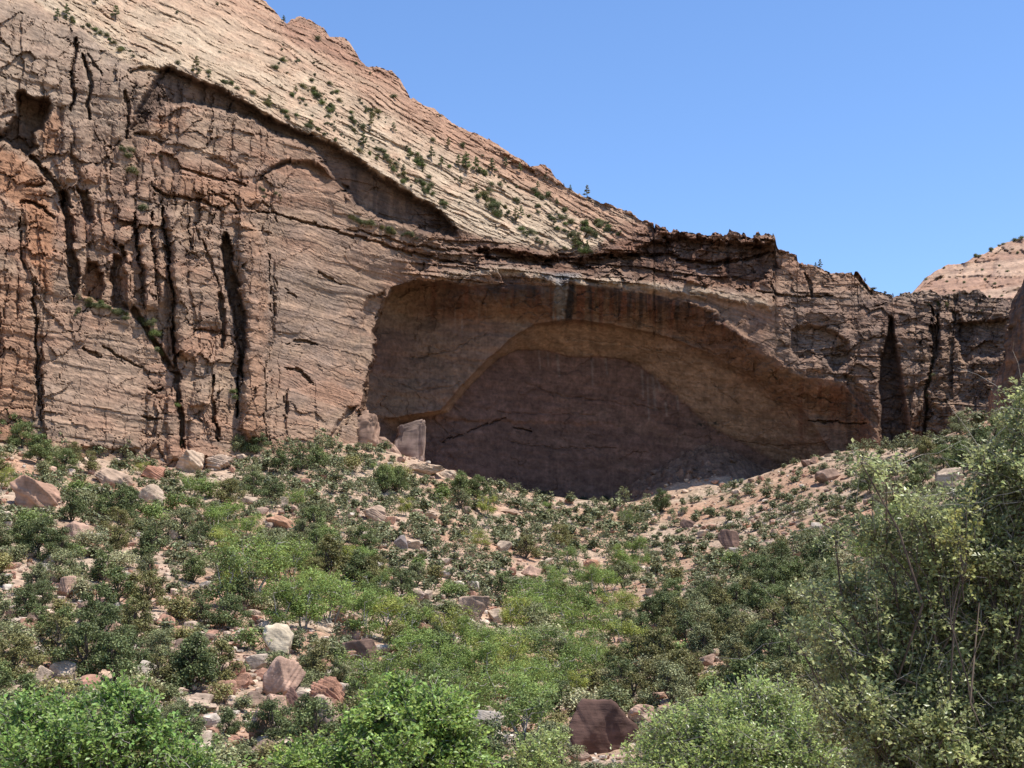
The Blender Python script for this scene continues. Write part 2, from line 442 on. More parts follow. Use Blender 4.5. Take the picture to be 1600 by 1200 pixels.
# joint columns of the left wall
col_w = sstep(460, 400, JX) * sstep(0, 60, JY - rim) * sstep(700, 560, PY) * (1 - 0.85 * calm)
jn = JX + 0.10 * (JY - 400) + 9 * fbm(PX / 60, PY / 160, 3, 61)
cr = 1 - np.abs(perlin(jn / 34, JY / 420, 62)) * 2.2
cr2 = 1 - np.abs(perlin(jn / 15, JY / 200, 63)) * 2.2
D += col_w * sstep(-0.2, 0.3, fbm(PX / 70, PY / 110, 3, 64)) * (1.4 * np.clip(cr, 0, 1) ** 7 + 0.3 * np.clip(cr2, 0, 1) ** 4 * rough_patch)
D += (1 - al) * (0.45 - 0.22 * left_w) * fbm(PX / 60, PY / 60, 3, 71) + 0.06 * fbm(PX / 9, PY / 9, 3, 72) * (1 - 0.6 * al)

def push(poly, depth, edge=4.0, w=None, soft_bottom=0):
    global D
    s = sdf(JX, JY, poly)
    D = D + depth * sstep(-1.0, edge, s)
    return s

def crack(pts, widths, depth):
    global D
    d = seg_dist(JX, JY, pts, widths)
    D = D + 1.5 * depth * sstep(1.15, 0.35, d)
    return d

# upright buttresses: broad faces turned to the sun, stepping back sharply on their left
def vsaw(sc, amp, seed, hgt):
    w = jn / sc + 0.8 * perlin(jn / (sc * 2.3), JY / (hgt * 3), seed) + 0.22 * fbm(JX / (sc * 1.5), JY / hgt, 3, seed + 1)
    k = np.floor(w); f = w - k
    h = _hash(k, k * 0 + 3, seed + 2) / 4294967296.0
    on = sstep(-0.3, 0.15, perlin(JY / hgt + h * 40, k * 2.3, seed + 5))
    return amp * (f - 0.35) * (0.35 + h) * on
cw2 = sstep(470, 425, JX) * sstep(4, 40, JY - rim) * sstep(730, 660, PY) * (1 - 0.8 * calm)
D += cw2 * (vsaw(58, 1.6, 820, 150) + vsaw(23, 0.55, 830, 90))
D += right_w * sstep(1380, 1400, PX) * (vsaw(40, 2.4, 840, 110) + vsaw(17, 1.0, 850, 60)) + right_w * sstep(1400, 1380, PX) * 0.5 * vsaw(34, 1.2, 860, 70)
# broken ledges between the slickrock and the arch
abv = (1 - slope_w) * (1 - al) * sstep(600, 700, PX) * sstep(1235, 1190, PX) * sstep(452, 436, JY)
a_k, q_k = beds(0.10, 0, 0, 51, 6)
D += abv * (saw(a_k, q_k, 19, 1.7, 870, 3) + saw(a_k, q_k, 8, 0.9, 880, 4) + 1.3 * fw + 0.7 * fw2 + 0.25 * fw3)
BX = PX + 9 * fw + 5 * fw2 + 3 * fbm(PX / 40, PY / 30, 3, 815); BY = PY + 7 * facets(PX / 24, PY / 18, 816)[0] + 4 * fw3
# overhangs under the slickrock rim
D += 4.6 * sstep(-1, 9, s_up)
D += -1.3 * np.exp(-((JY - rim + 5) / 7.0) ** 2) * sstep(180, 240, PX) * sstep(730, 700, PX)
push(SUBARCH, 3.4, 8)
push([(205, 205), (222, 205), (262, 214), (266, 220), (250, 228), (225, 215), (205, 212)], 1.4, 4)
push([(320, 248), (335, 243), (350, 250), (375, 262), (372, 275), (345, 262)], 1.3, 4)
s_cave = push(LEFTCAVE, 8.0, 9)
crack([(48, 244), (60, 256), (72, 272), (92, 292), (100, 320)], [4, 5, 6, 6, 4], 2.4)
push([(95, 290), (108, 300), (113, 330), (117, 365), (119, 400), (128, 440), (114, 470), (104, 450), (102, 400), (98, 350)], 4.5, 5)
push([(118, 290), (140, 300), (147, 340), (150, 352), (138, 346), (130, 330), (124, 310)], 3.5, 4)
push([(134, 407), (152, 406), (160, 430), (163, 447), (158, 472), (124, 466)], 4.0, 5)
push([(178, 396), (196, 398), (201, 430), (198, 484), (174, 480), (170, 440)], 4.0, 4)
crack([(36, 317), (52, 318), (66, 325), (86, 341)], [2.5, 3.5, 3.5, 2.5], 1.6)
crack([(34, 318), (30, 350), (32, 380), (40, 420)], [2, 2, 2, 2], 1.2)
crack([(42, 289), (62, 287), (74, 283)], [3, 4, 2], 1.2)
crack([(118, 60), (119, 90), (113, 110), (116, 140), (108, 170)], [3, 4, 3, 4, 3], 2.0)
crack([(130, 88), (140, 130), (139, 165), (143, 190)], [3, 4, 4, 2], 2.0)
crack([(138, 85), (150, 102), (160, 118)], [1.6, 3, 1.5], 1.2)
crack([(196, 140), (198, 170), (196, 215)], [3, 4, 3], 1.5)
crack([(207, 115), (235, 108), (250, 112)], [3, 6, 4], 1.5)
# pillars and slits
crack([(209, 335), (214, 375), (222, 430), (226, 480)], [2, 3, 4, 3], 1.8)
crack([(235, 330), (238, 370), (241, 420), (243, 470)], [2, 1.8, 2, 1.4], 1.4)
crack([(255, 325), (261, 400), (268, 455), (274, 520), (276, 575)], [2, 3, 2.5, 3, 3], 2.0)
crack([(180, 378), (190, 385), (194, 400)], [3, 4, 4], 1.8)
crack([(207, 483), (232, 520), (258, 556), (276, 588), (281, 640), (287, 700)], [6, 5, 6, 5, 5, 4], 2.4)
crack([(306, 345), (325, 400), (342, 450)], [1.8, 3, 1.6], 0.9)
crack([(296, 340), (298, 390)], [1.6, 1.6], 0.9)
s_slit = push(SLIT, 7.0, 5)
D += -1.8 * np.exp(-((JX - 392) / 20.0) ** 2) * sstep(345, 375, JY) * sstep(700, 640, JY)
crack([(421, 400), (426, 470), (424, 540), (414, 580), (412, 640), (418, 690)], [1.4, 1.6, 2.2, 1.2, 2, 1.4], 0.9)
crack([(305, 515), (330, 519), (347, 522)], [2, 2.6, 2.6], 1.2)
crack([(344, 460), (350, 500), (348, 545)], [5, 6, 4], 2.0)
crack([(334, 590), (330, 620), (336, 660), (340, 690)], [3, 4, 4, 3], 2.0)
push([(296, 640), (320, 628), (314, 664), (296, 655)], 1.4, 4)
# rounded columns and broad plates of the left wall
def column(pts, widths, depth):
    global D
    ys = [p[1] for p in pts]
    cx = np.interp(JY, ys, [p[0] for p in pts]); hw = np.interp(JY, ys, widths)
    u = (JX - cx) / hw
    D = D - depth * np.sqrt(np.clip(1 - u * u, 0, 1)) * sstep(ys[0] - 2, ys[0] + 8, JY) * sstep(ys[-1] + 4, ys[-1] - 12, JY)
def plate(poly, off, gx=0.0, gy=0.0):
    global D
    cx = np.mean([p[0] for p in poly]); cy = np.mean([p[1] for p in poly])
    D = D + sstep(-1.0, 1.6, sdf(JX, JY, poly)) * (off + gx * (PX - cx) + gy * (PY - cy))
column([(222, 336), (230, 400), (235, 486)], [11, 13, 12], 3.2)
column([(270, 330), (277, 400), (283, 480), (291, 560)], [10, 13, 14, 13], 3.4)
column([(247, 345), (254, 480)], [6, 7], 1.4)
column([(196, 396), (200, 440), (198, 478)], [8, 11, 10], 2.6)
column([(388, 346), (398, 420), (403, 520), (399, 690)], [15, 25, 24, 22], 3.4)
column([(372, 336), (374, 346)], [9, 9], 2.0)
column([(318, 590), (316, 640), (318, 720)], [14, 20, 24], 2.2)
column([(240, 600), (241, 720)], [10, 12], 1.4)
column([(268, 610), (276, 720)], [9, 13], 1.6)
column([(145, 296), (152, 340), (160, 390)], [9, 12, 10], 2.0)
column([(104, 200), (98, 250), (110, 285)], [10, 14, 10], 2.2)
column([(125, 190), (128, 240), (140, 285)], [12, 15, 12], 2.0)
plate([(160, 262), (208, 300), (212, 340), (208, 400), (192, 392), (166, 378), (152, 320)], -0.9, 0.012)
plate([(294, 335), (344, 330), (346, 512), (306, 514), (296, 430)], -0.5, 0.006)
plate([(300, 524), (346, 524), (350, 600), (345, 690), (330, 690), (326, 590), (304, 585)], -0.7, 0.012)
plate([(38, 326), (86, 344), (84, 470), (108, 520), (64, 470), (42, 420)], -0.9, 0.008)
plate([(-60, 290), (34, 318), (36, 420), (52, 460), (54, 640), (40, 700), (-60, 700)], -0.8, 0.008)
plate([(66, 500), (118, 492), (200, 500), (226, 560), (222, 700), (66, 700)], -0.9, 0.004, -0.004)
plate([(430, 400), (470, 395), (500, 440), (470, 520), (430, 520)], -0.5, 0.006)
plate([(448, 610), (486, 606), (492, 690), (448, 690)], -0.8, 0.01)
plate([(494, 600), (520, 590), (512, 690), (494, 690)], -0.4, 0.012)
plate([(226, 215), (290, 178), (400, 205), (480, 245), (400, 262), (300, 232)], -0.6, 0.004, 0.004)
plate([(240, 300), (300, 318), (350, 330), (400, 330), (420, 312), (340, 285), (250, 268)], -0.8, 0.0, 0.006)
# roofs low on the left wall
crack([(231, 607), (242, 613), (252, 607)], [2, 4, 2], 1.4)
crack([(222, 652), (232, 655), (250, 652)], [2.6, 3.2, 2], 1.5)
push([(221, 675), (238, 677), (253, 681), (251, 688), (236, 686), (221, 684)], 1.6, 3)
push([(225, 708), (236, 697), (252, 692), (252, 706), (262, 722), (228, 722)], 2.0, 4)
push([(186, 708), (200, 706), (211, 696), (212, 714), (190, 722)], 1.6, 4)
crack([(130, 540), (142, 551), (154, 556)], [2, 4, 3], 1.2)
crack([(160, 540), (190, 562), (222, 575)], [1.5, 3, 2], 1.0)
crack([(53, 440), (56, 520), (60, 600), (60, 632)], [3, 2, 2.4, 2], 1.4)
crack([(62, 560), (66, 640), (70, 700)], [2, 2.5, 2], 0.9)
# the wall between the pillars and the arch
crack([(242, 293), (258, 304), (290, 311), (318, 316), (342, 327)], [2, 4, 3, 4, 2], 1.6)
crack([(286, 262), (320, 273), (358, 283), (385, 290)], [3, 4, 3, 2], 1.3)
crack([(330, 302), (352, 310), (364, 318), (370, 332)], [2, 3, 2.4, 1.6], 1.1)
push([(384, 322), (398, 312), (410, 313), (404, 326), (392, 328)], 1.5, 3)
crack([(408, 313), (424, 325), (432, 345)], [2, 2.4, 1.6], 0.9)
crack([(400, 326), (470, 347), (540, 366), (600, 382), (660, 401), (700, 408), (745, 411)], [1.5, 2.5, 3, 3, 3, 3, 2], 1.3)
crack([(545, 358), (600, 370), (650, 384), (710, 392), (760, 395)], [1.4, 2.4, 2.6, 2.6, 2], 1.1)
crack([(495, 421), (512, 433), (530, 446)], [1.4, 2.8, 1.8], 1.0)
crack([(450, 538), (470, 535), (492, 540)], [2, 4, 1.6], 1.2)
crack([(448, 576), (468, 580), (480, 588), (490, 601)], [1.6, 3.6, 3.6, 1.6], 1.4)
crack([(430, 430), (434, 445)], [1.2, 1.6], 0.7)
crack([(446, 452), (462, 466)], [1.2, 2], 0.8)
crack([(449, 610), (449, 640)], [1.6, 2], 0.9)
crack([(445, 620), (446, 650)], [1.4, 1.8], 0.9)
push([(563, 510), (565, 484), (574, 462), (602, 450), (600, 476), (594, 502), (586, 526), (576, 522)], 2.2, 6)
push([(513, 682), (528, 652), (543, 636), (562, 634), (546, 652), (530, 682), (520, 694)], 2.2, 5)
crack([(562, 642), (561, 680)], [2, 2], 1.0)

# the arch
lean = sstep(0, 62, s_al)
s_in = sdf(SX, SY, INNER); s_bk = sdf(PX + 0.4 * (JX - PX), PY + 0.4 * (JY - PY), BACK)
lw = sstep(760, 590, JX)
D += lw * (13.0 * sstep(0, 6, s_al) + 5.0 * lean) + (1 - lw) * 11.0 * lean
blend = np.clip(s_in, 0, None) / (np.clip(s_in, 0, None) + np.clip(-s_bk, 0, None) + 1e-6)
blend = np.where(s_bk > 0, 1.0, np.where(s_in > 0, blend, 0.0))
wx = sstep(690, 880, PX)
D += al * (1.2 * sstep(-1, 3, s_in) * sstep(1150, 1000, PX) + (5.0 + 9.0 * wx) * blend ** 0.9)
D += al * 0.8 * sstep(0, 8, JY - (646 + 0.035 * (PX - 560))) * sstep(1010, 900, PX)
D += al * 0.9 * np.exp(-((JY - 668 - 0.05 * (PX - 1300)) / 3.0) ** 2) * sstep(1260, 1275, PX) * 0
crack([(1262, 657), (1300, 660), (1350, 662)], [1.2, 1.8, 1.6], 1.2)
crack([(690, 690), (760, 663), (790, 655)], [1, 1.4, 1], 0.6)
crack([(800, 668), (830, 672)], [1, 1.6], 0.8)
D += al * (0.6 * fbm(PX / 70, PY / 40, 4, 81) + 0.07 * fw2 + 0.05 * fw3 + 0.25 * fw + 0.10 * perlin((PY - 0.10 * PX) / 7, PX / 120, 458))
for pts in ([(640, 560), (700, 548), (760, 520)], [(610, 600), (660, 610), (720, 600)], [(820, 600), (880, 620), (960, 628), (1040, 640)], [(760, 640), (830, 646), (930, 650)], [(800, 690), (870, 700), (960, 702)],
            [(1060, 520), (1130, 560), (1200, 610), (1240, 660)], [(1010, 540), (1080, 570), (1150, 630)], [(1150, 690), (1230, 700), (1300, 690)], [(1200, 620), (1260, 640), (1330, 645)], [(880, 530), (960, 535), (1020, 548)]):
    crack([(x_, y_) for x_, y_ in pts], [0.8, 1.6] + [1.2] * (len(pts) - 2), 0.22)
# soft scallops in the vault
D += al * 0.35 * layers(a_m, q_r, (46, 17), (1.0, 0.5), 500) * (1 - blend)

# ledge above the arch, in the sun, and the shaded faces over it
LEDGE = [(640, 436), (700, 431), (752, 424), (800, 421), (850, 431), (872, 440), (905, 438), (950, 441), (1000, 447), (1060, 452), (1120, 458), (1180, 468), (1220, 480)]
dl = seg_dist(JX, JY, LEDGE)
lm = 0.4 + 0.6 * sstep(-0.3, 0.3, fbm(PX / 28, PY / 28, 3, 83))
D -= 2.4 * np.exp(-(dl / 8.0) ** 2) * lm
L2 = [(1075, 472), (1100, 478), (1121, 488), (1110, 498), (1138, 512), (1165, 530)]
D -= 1.6 * np.exp(-(seg_dist(JX, JY, L2) / 5.0) ** 2)
D += 3.6 * sstep(-1, 7, sdf(BX, BY, CRESTBAND))
push([(745, 388), (800, 391), (850, 398), (890, 405), (935, 420), (930, 430), (890, 424), (840, 417), (790, 410), (750, 404)], 2.0, 4)
crack([(925, 398), (985, 398), (1040, 399), (1080, 406), (1115, 412), (1160, 406), (1212, 395)], [2.5, 4, 3, 4, 4, 3, 2], 1.6)
D -= 4.6 * np.exp(-((JX - 1085) / 24.0) ** 2 - ((JY - 437) / 7.0) ** 2) + 1.6 * np.exp(-((JX - 1050) / 12.0) ** 2 - ((JY - 436) / 4.0) ** 2)
crack([(1200, 440), (1212, 460), (1208, 470)], [1.4, 2, 1.4], 1.0)
crack([(1258, 428), (1268, 448), (1270, 460)], [2, 3, 2], 1.4)
crack([(1180, 456), (1240, 462), (1300, 462)], [1.6, 2, 2], 1.0)
crack([(1335, 428), (1350, 446), (1362, 460)], [3, 5, 3], 1.6)
# right: hollow over the arch's end, chimney and broken wall
push([(1236, 514), (1262, 506), (1300, 512), (1322, 530), (1331, 548), (1326, 570), (1305, 584), (1286, 566), (1268, 560), (1244, 566), (1232, 548)], 2.6, 8)
push([(1300, 548), (1318, 540), (1330, 556), (1322, 574), (1304, 584), (1292, 570)], 1.6, 4)
D -= 1.5 * np.exp(-((JX - 1278) / 11.0) ** 2 - ((JY - 572) / 8.0) ** 2)
push([(1314, 582), (1336, 590), (1356, 616), (1372, 645), (1378, 690), (1350, 650), (1328, 612)], 1.8, 5)
D += 6.5 * sstep(-1, 7, sdf(SX, SY, CHIMNEY))
crack([(1453, 478), (1457, 500), (1462, 530), (1456, 570), (1450, 610), (1447, 660), (1444, 690)], [1.5, 2.5, 4, 3, 2.4, 2.4, 3], 2.2)
crack([(1466, 490), (1466, 530), (1462, 560)], [2, 4, 2], 2.0)
push([(1497, 502), (1530, 498), (1572, 496), (1576, 540), (1560, 566), (1530, 560), (1510, 572), (1498, 564)], 3.2, 6)
push([(1490, 486), (1502, 486), (1505, 505), (1502, 545), (1494, 540), (1488, 505)], 2.2, 4)
push([(1425, 650), (1450, 625), (1475, 640), (1480, 680), (1440, 700), (1424, 690)], 2.0, 6)
push([(1376, 516), (1384, 500), (1380, 560), (1372, 560)], 1.0, 4)
D += right_w * 0.9 * sstep(1425, 1435, JX) * fbm(PX / 14, PY / 10, 3, 88)
D += sstep(20, 0, PY - tops[None, :]) * 0.5 * (fw3 + fw2)

# ------------------------------------------------------------------ colour of the rock (beds, oxide, seep stains), with shade painted into recesses
def C(h):
    return np.array(h)
def mix(a, b, t):
    return a + (b - a) * t[..., None]
n_a = sstep(-0.4, 0.4, fbm(PX / 110, PY / 80, 4, 301))
n_b = sstep(-0.4, 0.4, fbm(PX / 30, PY / 22, 4, 302))
lay_s = sstep(-0.35, 0.35, perlin(q_s / 34, a_s / 500, 305) + 0.4 * perlin(q_s / 9, a_s / 120, 306))
lay_m = sstep(-0.35, 0.35, perlin(q_m / 30, a_m / 400, 307) + 0.5 * perlin(q_m / 8, a_m / 100, 308))
tan_, pink, cream, grey, rust, brown = (C((.50, .345, .245)), C((.50, .30, .205)), C((.60, .48, .345)), C((.38, .285, .225)), C((.49, .255, .145)), C((.27, .165, .115)))
wall = mix(mix(tan_[None, None], pink, n_a), grey, 0.65 * n_b * lay_m)
wall = mix(wall, cream, 0.25 * (1 - n_b) * lay_m)
topc = mix(np.broadcast_to(cream, wall.shape), C((.56, .38, .27)), np.clip(0.15 + 0.95 * sstep(20, 170, rim - PY) * (0.5 + 0.5 * lay_s), 0, 1))
topc = mix(topc, C((.66, .55, .42)), 0.5 * (1 - lay_s) * sstep(140, 10, rim - PY))
topc = mix(topc, C((.45, .265, .18)), 0.75 * sstep(75, 15, PY - tops[None, :]) * (0.35 + 0.65 * lay_s))
col = mix(wall, topc, slope_w)
# the upper left cliff is greyer and paler
col = mix(col, C((.47, .38, .295)), 0.55 * sstep(240, 160, PX) * sstep(300, 180, PY) * (1 - slope_w))
# fresh orange faces
for poly, w in (([(-60, 215), (0, 226), (40, 248), (75, 280), (78, 288), (60, 292), (50, 320), (30, 330), (0, 300), (-60, 290)], .8),
                ([(38, 300), (76, 287), (86, 340), (84, 420), (86, 470), (62, 455), (40, 400), (36, 320)], .85),
                ([(134, 407), (152, 406), (160, 430), (163, 447), (158, 472), (124, 466)], .85),
                ([(0, 420), (50, 440), (58, 640), (30, 690), (-60, 690), (-60, 420)], .5),
                ([(58, 205), (90, 160), (100, 180), (92, 240), (70, 245)], .7),
                ([(236, 280), (280, 270), (400, 300), (420, 330), (330, 325), (250, 305)], .5),
                ([(260, 185), (285, 172), (300, 200), (260, 212), (230, 200)], .45),
                ([(375, 340), (400, 350), (420, 400), (424, 520), (412, 600), (418, 690), (376, 690), (388, 560)], .5)):
    col = mix(col, rust, w * sstep(-3, 9, sdf(JX, JY, poly)))
# weathered lower left wall, pale
col = mix(col, C((.53, .385, .285)), 0.5 * calm)
col = mix(col, C((.40, .31, .25)), 0.5 * calm2 * (0.4 + 0.6 * n_b))
# right wall: grey varnish
col = mix(col, C((.34, .265, .215)), right_w * (0.45 + 0.4 * n_b) * sstep(440, 470, PY))
col = mix(col, C((.50, .385, .29)), right_w * 0.6 * sstep(1400, 1430, PX) * (1 - n_b))
col = mix(col, C((.44, .28, .20)), 0.7 * sstep(985, 1020, PX) * sstep(1230, 1190, PX) * sstep(452, 440, PY) * (1 - al))
col = mix(col, C((.42, .31, .24)), 0.5 * sstep(650, 720, PX) * sstep(960, 900, PX) * sstep(0, 30, PY - rim) * (1 - al))
# inside the arch: iron-red wall, tan vault
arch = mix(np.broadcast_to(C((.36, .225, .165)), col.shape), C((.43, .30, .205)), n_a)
arch = mix(arch, C((.56, .40, .285)), sstep(0.02, 0.3, blend) * sstep(1.0, 0.9, blend))  # vault lightened, ground bounce painted into its tan
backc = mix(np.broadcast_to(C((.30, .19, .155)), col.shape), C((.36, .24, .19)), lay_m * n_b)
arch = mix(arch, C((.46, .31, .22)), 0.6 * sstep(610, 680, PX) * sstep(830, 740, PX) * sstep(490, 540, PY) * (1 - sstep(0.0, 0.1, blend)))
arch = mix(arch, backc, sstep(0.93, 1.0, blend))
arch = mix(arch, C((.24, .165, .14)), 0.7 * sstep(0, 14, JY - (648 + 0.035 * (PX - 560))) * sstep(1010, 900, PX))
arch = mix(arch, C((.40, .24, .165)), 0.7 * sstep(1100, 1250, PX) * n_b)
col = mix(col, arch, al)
# dark water streaks running down from the rims
def streaks(sx, top_y, length, seed, thr=0.1, wob=4):
    xx = PX + wob * fbm(PX / 60, PY / 70, 2, seed + 3)
    s = sstep(thr, thr + 0.35, perlin(xx / sx, PY / 420 + seed, seed) + 0.45 * perlin(xx / (sx * 0.33), PY / 160 + seed, seed + 1))
    d = (PY - top_y)
    ln = length * (0.55 + 0.9 * sstep(-0.5, 0.5, perlin(xx / (sx * 1.6), PX * 0 + 0.5, seed + 2)))
    return s * sstep(-2, 3, d) * sstep(1, 0.45, d / ln)
ledge_y = np.interp(PX, *zip(*LEDGE))
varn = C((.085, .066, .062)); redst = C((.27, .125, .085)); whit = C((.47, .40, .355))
in_top = al * sstep(640, 700, PX)
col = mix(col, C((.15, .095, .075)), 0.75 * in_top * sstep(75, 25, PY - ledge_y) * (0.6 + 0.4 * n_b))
col = mix(col, redst, 0.75 * in_top * streaks(11, ledge_y + 4, 62, 401, -0.1))
col = mix(col, varn, 0.9 * in_top * streaks(9, ledge_y + 2, 58, 402, 0.12))
col = mix(col, varn, 0.8 * in_top * sstep(740, 770, PX) * sstep(870, 820, PX) * sstep(60, 20, PY - ledge_y))
col = mix(col, varn, 0.75 * in_top * sstep(900, 960, PX) * streaks(7, ledge_y + 2, 58, 409, -0.2))
col = mix(col, whit, 0.5 * al * streaks(6, 470 + 0 * PX, 60, 403, 0.38) * sstep(690, 710, PX) * sstep(780, 750, PX))
col = mix(col, redst, 0.6 * al * streaks(8, 585 + 0.14 * (PX - 1200), 110, 404, -0.05) * sstep(1210, 1270, PX))
col = mix(col, varn, 0.5 * al * streaks(6, 592 + 0.16 * (PX - 1200), 80, 405, 0.08) * sstep(1230, 1290, PX))
col = mix(col, varn, 0.55 * (1 - al) * streaks(8, 378 + 0 * PX, 60, 406, 0.05) * sstep(990, 1020, PX) * sstep(1225, 1200, PX))
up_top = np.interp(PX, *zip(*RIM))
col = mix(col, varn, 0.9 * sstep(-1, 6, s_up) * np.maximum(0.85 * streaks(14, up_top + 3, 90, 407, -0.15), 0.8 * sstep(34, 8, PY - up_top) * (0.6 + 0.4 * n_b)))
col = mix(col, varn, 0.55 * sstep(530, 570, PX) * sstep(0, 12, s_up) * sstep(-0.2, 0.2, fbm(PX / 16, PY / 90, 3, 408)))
col = mix(col, C((.20, .13, .10)), 0.5 * sstep(-3, 10, sdf(BX, BY, CRESTBAND)))  # crest band darkened, its shade put into the colour
col = mix(col, C((.17, .115, .09)), 0.75 * sstep(-2, 6, s_up) * (0.75 + 0.25 * n_b))  # overhang's shade painted over its real varnish
col = mix(col, C((.21, .14, .105)), 0.6 * sstep(-2, 6, sdf(JX, JY, SUBARCH)))  # side arch: shade painted darker into the rock
col = mix(col, C((.25, .15, .10)), 0.6 * sstep(-2, 6, s_cave))  # left hollow's shade worked into a darker tone
cb = sstep(700, 760, PX) * sstep(1000, 940, PX) * sstep(-14, -4, PY - ledge_y + 16) * sstep(0, -8, PY - ledge_y) * (1 - slope_w)
face2 = sstep(720, 760, PX) * sstep(990, 930, PX) * sstep(383, 390, PY) * (1 - al) * (1 - slope_w)
col = mix(col, C((.27, .16, .115)), 0.65 * face2 * sstep(-0.3, 0.2, fbm(PX / 26, PY / 14, 3, 431)))
col = mix(col, C((.62, .50, .37)), 0.85 * np.exp(-(dl / 7.5) ** 2) * sstep(690, 730, PX) * sstep(1215, 1180, PX) * lm * (1 - al * 0.6))
rk_ = C((.40, .235, .165))
for poly in ([(440, 30), (475, 22), (520, 52), (562, 84), (576, 108), (556, 112), (500, 84), (462, 74), (442, 52)], [(580, 102), (612, 106), (636, 134), (622, 138), (590, 124)], [(836, 262), (845, 253), (862, 262), (872, 280), (850, 278)],
             [(940, 372), (985, 340), (1030, 345), (1100, 358), (1100, 378), (1000, 384), (960, 400), (930, 395)]):
    col = mix(col, rk_, 0.75 * sstep(-4, 8, sdf(JX, JY, poly)))
dkb = col_w * sstep(-0.05, 0.3, fbm(PX / 16, PY / 90, 3, 432)) * sstep(90, 120, PX) * sstep(330, 280, PX)
col = mix(col, C((.27, .18, .135)), 0.6 * dkb)
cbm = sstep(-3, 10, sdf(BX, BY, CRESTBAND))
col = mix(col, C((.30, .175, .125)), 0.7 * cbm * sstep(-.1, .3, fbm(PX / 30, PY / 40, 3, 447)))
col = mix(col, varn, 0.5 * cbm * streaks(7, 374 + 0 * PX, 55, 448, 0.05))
# dark patches beside the arch and on the right wall
dk = sstep(0, 40, sdf(JX, JY, [(520, 480), (570, 440), (640, 420), (600, 470), (585, 540), (565, 640), (520, 640), (530, 560)]))
col = mix(col, C((.13, .11, .10)), 0.7 * dk * sstep(-0.1, 0.3, fbm(PX / 22, PY / 20, 4, 410)) * (1 - al))
dk = sstep(0, 40, sdf(JX, JY, [(1160, 480), (1240, 480), (1330, 560), (1380, 640), (1380, 700), (1300, 610), (1200, 560)]))
col = mix(col, C((.15, .115, .10)), 0.65 * dk * sstep(-0.15, 0.25, fbm(PX / 20, PY / 22, 4, 411)) * (1 - al))
ch = sstep(-3, 6, sdf(SX, SY, CHIMNEY))
col = mix(col, mix(np.broadcast_to(C((.22, .16, .13)), col.shape), C((.38, .21, .14)), sstep(1392, 1416, PX - 0.1 * (PY - 560))), ch)
col = mix(col, C((.16, .115, .095)), 0.6 * sstep(1425, 1440, PX) * (1 - slope_w) * sstep(0.05, 0.3, fbm(PX / 24, PY / 30, 4, 412)))
# the pale blue-grey seep and the black stain beside it
sx0 = 868 - 0.06 * (PY - 440); sx1 = 888 - 0.10 * (PY - 440)
seep = sstep(sx0 - 2, sx0 + 2, SX) * sstep(sx1 + 2, sx1 - 2, SX) * sstep(424, 430, PY) * sstep(505, 496, PY)
col = mix(col, mix(np.broadcast_to(C((.40, .39, .38)), col.shape), C((.29, .29, .285)), sstep(-0.2, 0.3, perlin(PX / 2.6, PY / 60, 413))), 0.92 * seep * sstep(-.5, 0.1, perlin(PX / 3.5, PY / 90, 414) + 1.1 - (PY - 430) / 75))
blk_s = sstep(sx1 - 1, sx1 + 2, SX) * sstep(902 - 0.1 * (PY - 440), 896 - 0.1 * (PY - 440), SX) * sstep(440, 447, PY) * sstep(504, 496, PY)
col = mix(col, C((.045, .045, .05)), 0.92 * blk_s)
band = sstep(842, 850, PX) * sstep(915, 895, PX) * sstep(424, 428, PY) * sstep(441, 436, PY)
col = mix(col, C((.33, .33, .335)), 0.7 * band)
# white runs on the back wall
for x0, y0, x1, y1, w in ((871, 556, 874, 588, 2.4), (925, 562, 926, 602, 1.8), (946, 560, 949, 585, 1.8), (842, 548, 844, 576, 1.6), (1020, 585, 1024, 640, 3.0), (1027, 592, 1032, 610, 2.4),
                       (1058, 618, 1060, 640, 1.8), (1040, 630, 1042, 650, 2.0), (1003, 580, 1005, 620, 2.2), (856, 552, 857, 572, 1.4), (1012, 590, 1014, 655, 1.8)):
    d = seg_dist(PX, PY, [(x0, y0), (x1, y1)], [w, w * 0.7])
    col = mix(col, whit, 0.6 * al * np.exp(-d ** 2))
for x0, y0 in ((870, 556), (924, 561)):
    col = mix(col, varn, 0.9 * np.exp(-(np.hypot(PX - x0, (PY - y0) / 1.6) / 2.2) ** 2))
mx = np.exp(-(((PX - 1097) / 11) ** 2 + ((PY - 664) / 7) ** 2)) + np.exp(-(((PX - 1118) / 7) ** 2 + ((PY - 661) / 4) ** 2))
col = mix(col, C((.06, .06, .045)), np.clip(mx, 0, 1) * sstep(-0.1, 0.2, fbm(PX / 5, PY / 6, 3, 420)))
col = col * (1 + 0.16 * fbm(PX / 14, PY / 12, 4, 430))[..., None]
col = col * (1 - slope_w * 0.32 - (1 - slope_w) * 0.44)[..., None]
col = col * (1 - al[..., None] * np.array((0.24, 0.33, 0.385)))  # whole arch recess dimmed: shade multiplied into the rock colour
col = mix(col, C((.40, .265, .185)), 0.5 * slope_w * sstep(-.1, .35, fbm(PX / 60, PY / 34, 4, 445)))
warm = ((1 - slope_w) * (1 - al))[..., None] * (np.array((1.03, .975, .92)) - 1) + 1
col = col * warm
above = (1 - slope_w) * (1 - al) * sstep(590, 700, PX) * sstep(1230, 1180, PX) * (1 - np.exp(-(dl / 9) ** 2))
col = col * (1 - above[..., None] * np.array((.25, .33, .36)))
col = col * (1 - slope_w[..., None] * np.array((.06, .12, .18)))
col = col * (1 - right_w[..., None] * sstep(455, 480, PY)[..., None] * np.array((.10, .16, .18)))
